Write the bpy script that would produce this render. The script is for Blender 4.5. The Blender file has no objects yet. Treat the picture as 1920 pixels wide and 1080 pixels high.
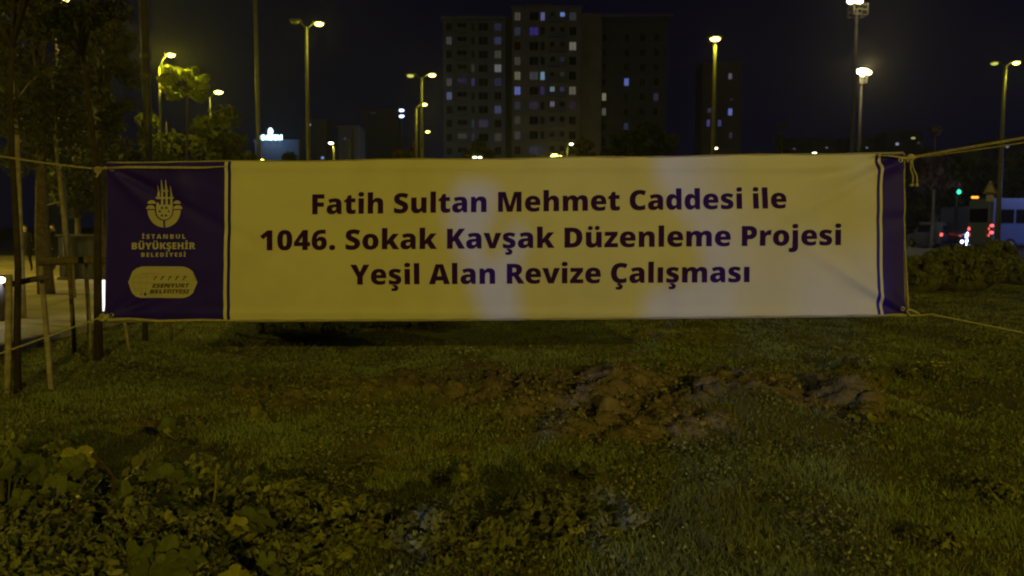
import bpy, bmesh, math, random, json
import numpy as np
from mathutils import Vector, Matrix, noise
R = math.radians
random.seed(7)
rng = np.random.default_rng(7)
SC = bpy.context.scene
COL = SC.collection

# ------------------------------------------------------------------ camera, world, exposure
F = 1500.0                     # focal length in pixels of the 1920 wide photograph
CAMZ = 1.6
PITCH = math.atan(115 / F)
cam_data = bpy.data.cameras.new('camera')
cam = bpy.data.objects.new('camera', cam_data)
COL.objects.link(cam)
cam.location = (0, 0, CAMZ)
cam.rotation_euler = (math.pi / 2 - PITCH, 0, 0)
cam_data.sensor_width = 36
cam_data.lens = 36 * F / 1920
cam_data.clip_end = 2000
cam_data.dof.use_dof = True
cam_data.dof.focus_distance = 5.2
cam_data.dof.aperture_fstop = 2.8
SC.camera = cam

world = bpy.data.worlds.new('World')
SC.world = world
world.use_nodes = True
wn = world.node_tree.nodes
wl = world.node_tree.links
bg = wn['Background']
geo = wn.new('ShaderNodeTexCoord')
sep = wn.new('ShaderNodeSeparateXYZ')
wl.new(geo.outputs['Generated'], sep.inputs[0])
ramp = wn.new('ShaderNodeValToRGB')
wl.new(sep.outputs['Z'], ramp.inputs[0])
ramp.color_ramp.elements[0].position = 0.0
ramp.color_ramp.elements[0].color = (0.0019, 0.0017, 0.0070, 1)
ramp.color_ramp.elements[1].position = 0.5
ramp.color_ramp.elements[1].color = (0.0012, 0.0010, 0.0036, 1)
wl.new(ramp.outputs[0], bg.inputs[0])
bg.inputs[1].default_value = 1.0

SC.view_settings.view_transform = 'Standard'
SC.view_settings.look = 'None'
SC.view_settings.exposure = 0.0
SC.view_settings.gamma = 1.0
SC.cycles.use_denoising = True
SC.cycles.sample_clamp_indirect = 3.0
SC.cycles.sample_clamp_direct = 0.0
SC.cycles.max_bounces = 5
SC.cycles.volume_bounces = 0
SC.cycles.filter_width = 2.1
SC.cycles.caustics_reflective = False
SC.cycles.caustics_refractive = False

SODIUM = (1.0, 0.70, 0.045)
GREENISH = (1.0, 0.88, 0.04)

# ------------------------------------------------------------------ helpers
def at(px, py, D):
    """the place in the world seen at pixel px, py of the 1920 x 1080 photograph, D metres ahead"""
    a = (px - 960) / F
    b = (540 - py) / F
    s, c = math.sin(PITCH), math.cos(PITCH)
    dx, dy, dz = a, b * s + c, b * c - s
    k = D / dy
    return Vector((dx * k, D, CAMZ + dz * k))

def tag(o, label=None, cat=None, group=None, kind=None):
    if label: o['label'] = label
    if cat: o['category'] = cat
    if group: o['group'] = group
    if kind: o['kind'] = kind
    return o

def root(name, label, cat, loc=(0, 0, 0), rz=0.0, group=None):
    o = bpy.data.objects.new(name, None)
    COL.objects.link(o)
    o.location = loc
    o.rotation_euler = (0, 0, rz)
    o.empty_display_size = 0.2
    return tag(o, label, cat, group)

def mesh_obj(name, me, parent=None, mat=None):
    if mat and not me.materials: me.materials.append(mat)
    o = bpy.data.objects.new(name, me)
    COL.objects.link(o)
    if parent is not None: o.parent = parent
    return o

def np_mesh(name, verts, faces, mats=None, tint=None, smooth=False, mat_index=None):
    """verts (n,3), faces (m,k) array; tint per vertex value"""
    me = bpy.data.meshes.new(name)
    verts = np.asarray(verts, np.float32); faces = np.asarray(faces, np.int32)
    m, k = faces.shape
    me.vertices.add(len(verts)); me.vertices.foreach_set('co', verts.ravel())
    me.loops.add(m * k); me.loops.foreach_set('vertex_index', faces.ravel())
    me.polygons.add(m)
    me.polygons.foreach_set('loop_start', np.arange(0, m * k, k, dtype=np.int32))
    me.polygons.foreach_set('loop_total', np.full(m, k, np.int32))
    if smooth: me.polygons.foreach_set('use_smooth', np.ones(m, bool))
    for mt in (mats or []): me.materials.append(mt)
    if mat_index is not None: me.polygons.foreach_set('material_index', np.asarray(mat_index, np.int32))
    me.update(calc_edges=True)
    if tint is not None:
        a = me.attributes.new('tint', 'FLOAT', 'POINT')
        a.data.foreach_set('value', np.asarray(tint, np.float32))
    me.validate()
    return me

class MB:
    """collects simple shapes into one mesh"""
    def __init__(s): s.v = []; s.f = []; s.m = []
    def add(s, vs, fs, mi=0):
        o = len(s.v); s.v += [tuple(v) for v in vs]; s.f += [tuple(i + o for i in f) for f in fs]; s.m += [mi] * len(fs)
        return s
    def box(s, c, d, mi=0, rz=0.0, M=None, bev=0.0):
        x, y, z = d[0] / 2, d[1] / 2, d[2] / 2
        if bev:
            bm = bmesh.new(); bmesh.ops.create_cube(bm, size=1)
            for v in bm.verts: v.co = Vector((v.co.x * d[0], v.co.y * d[1], v.co.z * d[2]))
            bmesh.ops.bevel(bm, geom=bm.edges[:], offset=bev, segments=2, affect='EDGES')
            bm.verts.index_update()
            vs = [v.co.copy() for v in bm.verts]; fs = [[v.index for v in f.verts] for f in bm.faces]; bm.free()
        else:
            vs = [Vector((a * x, b * y, e * z)) for a in (-1, 1) for b in (-1, 1) for e in (-1, 1)]
            fs = [(0, 1, 3, 2), (4, 6, 7, 5), (0, 4, 5, 1), (2, 3, 7, 6), (0, 2, 6, 4), (1, 5, 7, 3)]
        T = Matrix.Translation(c) @ Matrix.Rotation(rz, 4, 'Z')
        if M is not None: T = Matrix.Translation(c) @ M.to_4x4()
        return s.add([T @ v for v in vs], fs, mi)
    def tube(s, pts, rad, n=8, mi=0, cap=True):
        pts = [Vector(p) for p in pts]
        if not hasattr(rad, '__len__'): rad = [rad] * len(pts)
        rings = []
        up = Vector((0.13, 0.21, 0.97)).normalized()
        prev = None
        for i, p in enumerate(pts):
            t = (pts[min(i + 1, len(pts) - 1)] - pts[max(i - 1, 0)]).normalized()
            if prev is None:
                a = t.cross(up)
                if a.length < 0.2: a = t.cross(Vector((1, 0, 0)))
            else: a = prev - t * prev.dot(t)
            a.normalize(); prev = a; b = t.cross(a)
            rings.append([p + (a * math.cos(k * 2 * math.pi / n) + b * math.sin(k * 2 * math.pi / n)) * rad[i] for k in range(n)])
        vs = [v for r in rings for v in r]; fs = []
        for i in range(len(pts) - 1):
            for k in range(n):
                k2 = (k + 1) % n
                fs.append((i * n + k, i * n + k2, (i + 1) * n + k2, (i + 1) * n + k))
        if cap:
            fs.append(tuple(range(n))[::-1]); fs.append(tuple((len(pts) - 1) * n + k for k in range(n)))
        return s.add(vs, fs, mi)
    def prism(s, outline, axis_vec, origin, ux, uy, mi=0):
        """outline of 2D points extruded along axis_vec"""
        n = len(outline); origin = Vector(origin); ux = Vector(ux); uy = Vector(uy); w = Vector(axis_vec)
        a = [origin + ux * p[0] + uy * p[1] for p in outline]
        vs = a + [p + w for p in a]
        fs = [tuple(range(n))[::-1], tuple(range(n, 2 * n))] + [(i, (i + 1) % n, n + (i + 1) % n, n + i) for i in range(n)]
        return s.add(vs, fs, mi)
    def ball(s, c, r, mi=0, sub=2, sq=(1, 1, 1), jit=0.0):
        bm = bmesh.new(); bmesh.ops.create_icosphere(bm, subdivisions=sub, radius=1)
        bm.verts.index_update()
        vs = [Vector(c) + Vector((v.co.x * sq[0], v.co.y * sq[1], v.co.z * sq[2])) * r * (1 + random.uniform(-jit, jit)) for v in bm.verts]
        fs = [[v.index for v in f.verts] for f in bm.faces]; bm.free()
        return s.add(vs, fs, mi)
    def mesh(s, name, mats, smooth=False):
        me = bpy.data.meshes.new(name); me.from_pydata(s.v, [], s.f)
        for m in (mats if isinstance(mats, (list, tuple)) else [mats]): me.materials.append(m)
        me.polygons.foreach_set('material_index', s.m)
        bm = bmesh.new(); bm.from_mesh(me); bmesh.ops.recalc_face_normals(bm, faces=bm.faces[:]); bm.to_mesh(me); bm.free()
        if smooth: me.polygons.foreach_set('use_smooth', [True] * len(me.polygons))
        me.update()
        return me
    def obj(s, name, mats, parent=None, smooth=False):
        return mesh_obj(name, s.mesh(name, mats, smooth), parent)

# ------------------------------------------------------------------ materials
def material(name, color, rough=0.7, metal=0.0, spec=0.4, noise_scale=0, noise_amt=0.3, bump=0.0, tint=False, col2=None, transl=0.0, emit=None, estr=0.0, coords='Object'):
    m = bpy.data.materials.new(name); m.use_nodes = True
    nt = m.node_tree; n = nt.nodes; l = nt.links; p = n['Principled BSDF']
    p.inputs['Roughness'].default_value = rough
    p.inputs['Metallic'].default_value = metal
    p.inputs['Specular IOR Level'].default_value = spec
    p.inputs['Base Color'].default_value = (*color, 1)
    if emit:
        p.inputs['Emission Color'].default_value = (*emit, 1)
        p.inputs['Emission Strength'].default_value = estr
    src = None
    if noise_scale:
        tc = n.new('ShaderNodeTexCoord'); tx = n.new('ShaderNodeTexNoise')
        tx.inputs['Scale'].default_value = noise_scale; tx.inputs['Detail'].default_value = 6; tx.inputs['Roughness'].default_value = 0.62
        l.new(tc.outputs[coords], tx.inputs['Vector'])
        mr = n.new('ShaderNodeMapRange'); mr.inputs['From Min'].default_value = 0.3; mr.inputs['From Max'].default_value = 0.7
        l.new(tx.outputs['Fac'], mr.inputs['Value'])
        mx = n.new('ShaderNodeMix'); mx.data_type = 'RGBA'
        c2 = col2 or tuple(c * (1 - noise_amt) for c in color)
        c1 = color if col2 else tuple(c * (1 + noise_amt) for c in color)
        mx.inputs['A'].default_value = (*c1, 1); mx.inputs['B'].default_value = (*c2, 1)
        l.new(mr.outputs[0], mx.inputs['Factor'])
        l.new(mx.outputs['Result'], p.inputs['Base Color']); src = mx.outputs['Result']
        if bump:
            b = n.new('ShaderNodeBump'); b.inputs['Strength'].default_value = bump; b.inputs['Distance'].default_value = 0.02
            l.new(tx.outputs['Fac'], b.inputs['Height']); l.new(b.outputs[0], p.inputs['Normal'])
    if tint:
        at_ = n.new('ShaderNodeAttribute'); at_.attribute_name = 'tint'
        mx2 = n.new('ShaderNodeMix'); mx2.data_type = 'RGBA'
        c2 = col2 or tuple(c * 0.4 for c in color)
        mx2.inputs['A'].default_value = (*c2, 1)
        if src and not col2: l.new(src, mx2.inputs['B'])
        else: mx2.inputs['B'].default_value = (*color, 1)
        l.new(at_.outputs['Fac'], mx2.inputs['Factor'])
        l.new(mx2.outputs['Result'], p.inputs['Base Color']); src = mx2.outputs['Result']
    if transl:
        tr = n.new('ShaderNodeBsdfTranslucent'); ms = n.new('ShaderNodeMixShader'); ms.inputs[0].default_value = transl
        if src: l.new(src, tr.inputs['Color'])
        else: tr.inputs['Color'].default_value = (*color, 1)
        l.new(p.outputs[0], ms.inputs[1]); l.new(tr.outputs[0], ms.inputs[2]); l.new(ms.outputs[0], n['Material Output'].inputs['Surface'])
    return m

M = {}
M['cloth_white'] = material('white printed banner cloth', (0.47, 0.47, 0.46), rough=0.6, spec=0.3, noise_scale=2.2, noise_amt=0.07, bump=0.12)
M['cloth_navy'] = material('navy print', (0.016, 0.0065, 0.34), rough=0.6, spec=0.2, noise_scale=5, noise_amt=0.15)
M['print_ink'] = material('dark navy ink', (0.026, 0.006, 0.10), rough=0.8, spec=0.08)
M['print_pale'] = material('pale print', (0.34, 0.33, 0.31), rough=0.55, spec=0.3)
M['print_grey'] = material('grey print', (0.05, 0.045, 0.045), rough=0.6)
M['print_soft'] = material('soft grey print', (0.24, 0.22, 0.19), rough=0.6)
M['cloth_back'] = material('banner hem cloth', (0.24, 0.23, 0.21), rough=0.7, noise_scale=8, noise_amt=0.2)
M['rope'] = material('pale twisted rope', (0.30, 0.28, 0.22), rough=0.8, noise_scale=60, noise_amt=0.3, bump=0.4)
M['soil_grass'] = material('lawn', (0.045, 0.050, 0.012), rough=0.95, spec=0.1, noise_scale=1.1, col2=(0.060, 0.045, 0.018), bump=0.6)
M['blade'] = material('grass blade', (0.36, 0.45, 0.19), rough=0.85, spec=0.06, tint=True, col2=(0.21, 0.235, 0.10), transl=0.3)
M['straw'] = material('dry straw', (0.26, 0.20, 0.07), rough=0.8, tint=True, col2=(0.10, 0.075, 0.03))
M['dirt'] = material('dug soil', (0.22, 0.175, 0.09), rough=1.0, spec=0.1, noise_scale=9, noise_amt=0.5, bump=0.5)
M['leaf'] = material('broad weed leaf', (0.095, 0.12, 0.036), rough=0.6, spec=0.35, noise_scale=12, noise_amt=0.35, transl=0.3)
M['leaf_pale'] = material('yellowing weed leaf', (0.22, 0.22, 0.035), rough=0.5, spec=0.35, noise_scale=12, noise_amt=0.3, transl=0.3)
M['leaf_small'] = material('small weed leaves', (0.30, 0.32, 0.11), rough=0.7, spec=0.2, tint=True, col2=(0.085, 0.095, 0.04), transl=0.25)
M['leaf_dark'] = material('dark shrub leaves', (0.27, 0.29, 0.15), rough=0.65, spec=0.25, tint=True, col2=(0.06, 0.07, 0.04), transl=0.2)
M['flower'] = material('pale weed flower', (0.42, 0.42, 0.20), rough=0.7)
M['stem'] = material('weed stem', (0.12, 0.12, 0.035), rough=0.6, noise_scale=20, noise_amt=0.3)
M['dead_wood'] = material('dead brown stem', (0.045, 0.028, 0.018), rough=0.8, noise_scale=30, noise_amt=0.4)
M['cut_wood'] = material('pale cut wood end', (0.6, 0.55, 0.45), rough=0.7)
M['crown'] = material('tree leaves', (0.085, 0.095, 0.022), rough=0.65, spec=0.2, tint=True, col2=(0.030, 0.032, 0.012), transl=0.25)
M['crown_lit'] = material('lamp brightened tree leaves', (0.26, 0.30, 0.05), rough=0.6, spec=0.2, tint=True, col2=(0.10, 0.12, 0.03), transl=0.35)  # lighter copy of the tree leaves, with the lamp light in its colour
M['crown_red'] = material('reddish conifer leaves', (0.10, 0.055, 0.030), rough=0.8, tint=True, col2=(0.035, 0.022, 0.014), transl=0.2)
M['bark'] = material('bark', (0.10, 0.080, 0.055), rough=0.95, noise_scale=9, noise_amt=0.5, bump=0.6)
M['bark_dark'] = material('dark bark', (0.030, 0.022, 0.020), rough=0.95, noise_scale=9, noise_amt=0.5, bump=0.5)
M['bark_pale'] = material('pale bark', (0.26, 0.23, 0.17), rough=0.9, noise_scale=7, noise_amt=0.45, bump=0.5)
M['stake'] = material('rough pine stake', (0.32, 0.30, 0.25), rough=0.85, noise_scale=14, noise_amt=0.4, bump=0.3)
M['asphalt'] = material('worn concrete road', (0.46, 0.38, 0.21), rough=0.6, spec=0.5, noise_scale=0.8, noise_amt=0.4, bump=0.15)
M['road_dark'] = material('asphalt', (0.06, 0.06, 0.06), rough=0.5, noise_scale=1.2, noise_amt=0.3)
M['kerb'] = material('kerb concrete', (0.36, 0.34, 0.28), rough=0.85, noise_scale=6, noise_amt=0.25)
M['steel'] = material('galvanised pole', (0.085, 0.085, 0.08), rough=0.55, metal=0.15, noise_scale=3, noise_amt=0.25)
M['steel_dark'] = material('dark painted pole', (0.045, 0.045, 0.06), rough=0.6, noise_scale=3, noise_amt=0.3)
M['black'] = material('black plastic', (0.012, 0.012, 0.014), rough=0.6)
M['wall_a'] = material('tower render wall', (0.20, 0.21, 0.32), rough=0.9, noise_scale=0.25, noise_amt=0.18)
M['wall_b'] = material('tower beige wall', (0.26, 0.25, 0.28), rough=0.9, noise_scale=0.25, noise_amt=0.18)
M['wall_dark'] = material('dark far wall', (0.11, 0.11, 0.12), rough=0.9, noise_scale=0.3, noise_amt=0.3)
M['frame'] = material('window frame', (0.22, 0.22, 0.24), rough=0.6)
M['glass'] = material('dark window glass', (0.012, 0.014, 0.020), rough=0.08, spec=0.6)
M['car_white'] = material('white car paint', (0.62, 0.63, 0.68), rough=0.25, spec=0.5)
M['car_dark'] = material('dark car paint', (0.02, 0.02, 0.03), rough=0.3)
M['car_grey'] = material('silver grey car paint', (0.12, 0.13, 0.24), rough=0.3)
M['bus_blue'] = material('blue grey bus paint', (0.10, 0.14, 0.42), rough=0.35)
M['rubber'] = material('tyre rubber', (0.015, 0.015, 0.015), rough=0.9)
M['rim'] = material('wheel rim', (0.4, 0.4, 0.42), rough=0.35, metal=0.7)
M['glass_car'] = material('car window glass', (0.01, 0.01, 0.015), rough=0.05, spec=0.7)
M['sign_back'] = material('grey sign metal', (0.42, 0.40, 0.38), rough=0.5, metal=0.2)
M['coat_black'] = material('black coat', (0.012, 0.012, 0.014), rough=0.9)
M['coat_brown'] = material('dark brown jacket', (0.035, 0.025, 0.018), rough=0.9)
M['skin'] = material('skin', (0.45, 0.30, 0.22), rough=0.6)
M['hair'] = material('dark hair', (0.01, 0.008, 0.007), rough=0.7)
M['trouser'] = material('dark trousers', (0.02, 0.018, 0.02), rough=0.9)

def glow(name, col, strength):
    return material(name, (0.02, 0.02, 0.02), emit=col, estr=strength)
M['lens_sodium'] = glow('lit sodium lens', (1.0, 0.78, 0.16), 9)
M['lens_white'] = glow('lit warm white lens', (1.0, 0.92, 0.72), 9)
M['lens_yellow'] = glow('lit intense yellow lens', (1.0, 0.92, 0.12), 14)
M['lens_dim'] = glow('dim greenish lens', (0.6, 0.62, 0.10), 1.1)
M['lens_cool'] = glow('lit cool LED lens', (0.55, 0.72, 1.0), 6)
M['lens_off'] = material('unlit lens', (0.10, 0.10, 0.09), rough=0.3)

def light(name, kind, loc, energy, col, parent=None, radius=0.1, spot=None, blend=0.5, aim=None):
    d = bpy.data.lights.new(name, kind); d.energy = energy; d.color = col
    d.shadow_soft_size = radius
    o = bpy.data.objects.new(name, d); COL.objects.link(o)
    if kind == 'SPOT':
        d.spot_size = spot; d.spot_blend = blend
    if parent is not None: o.parent = parent
    o.location = loc
    if aim is not None:
        v = Vector(aim)
        o.rotation_euler = v.to_track_quat('-Z', 'Y').to_euler()
    return o

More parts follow.
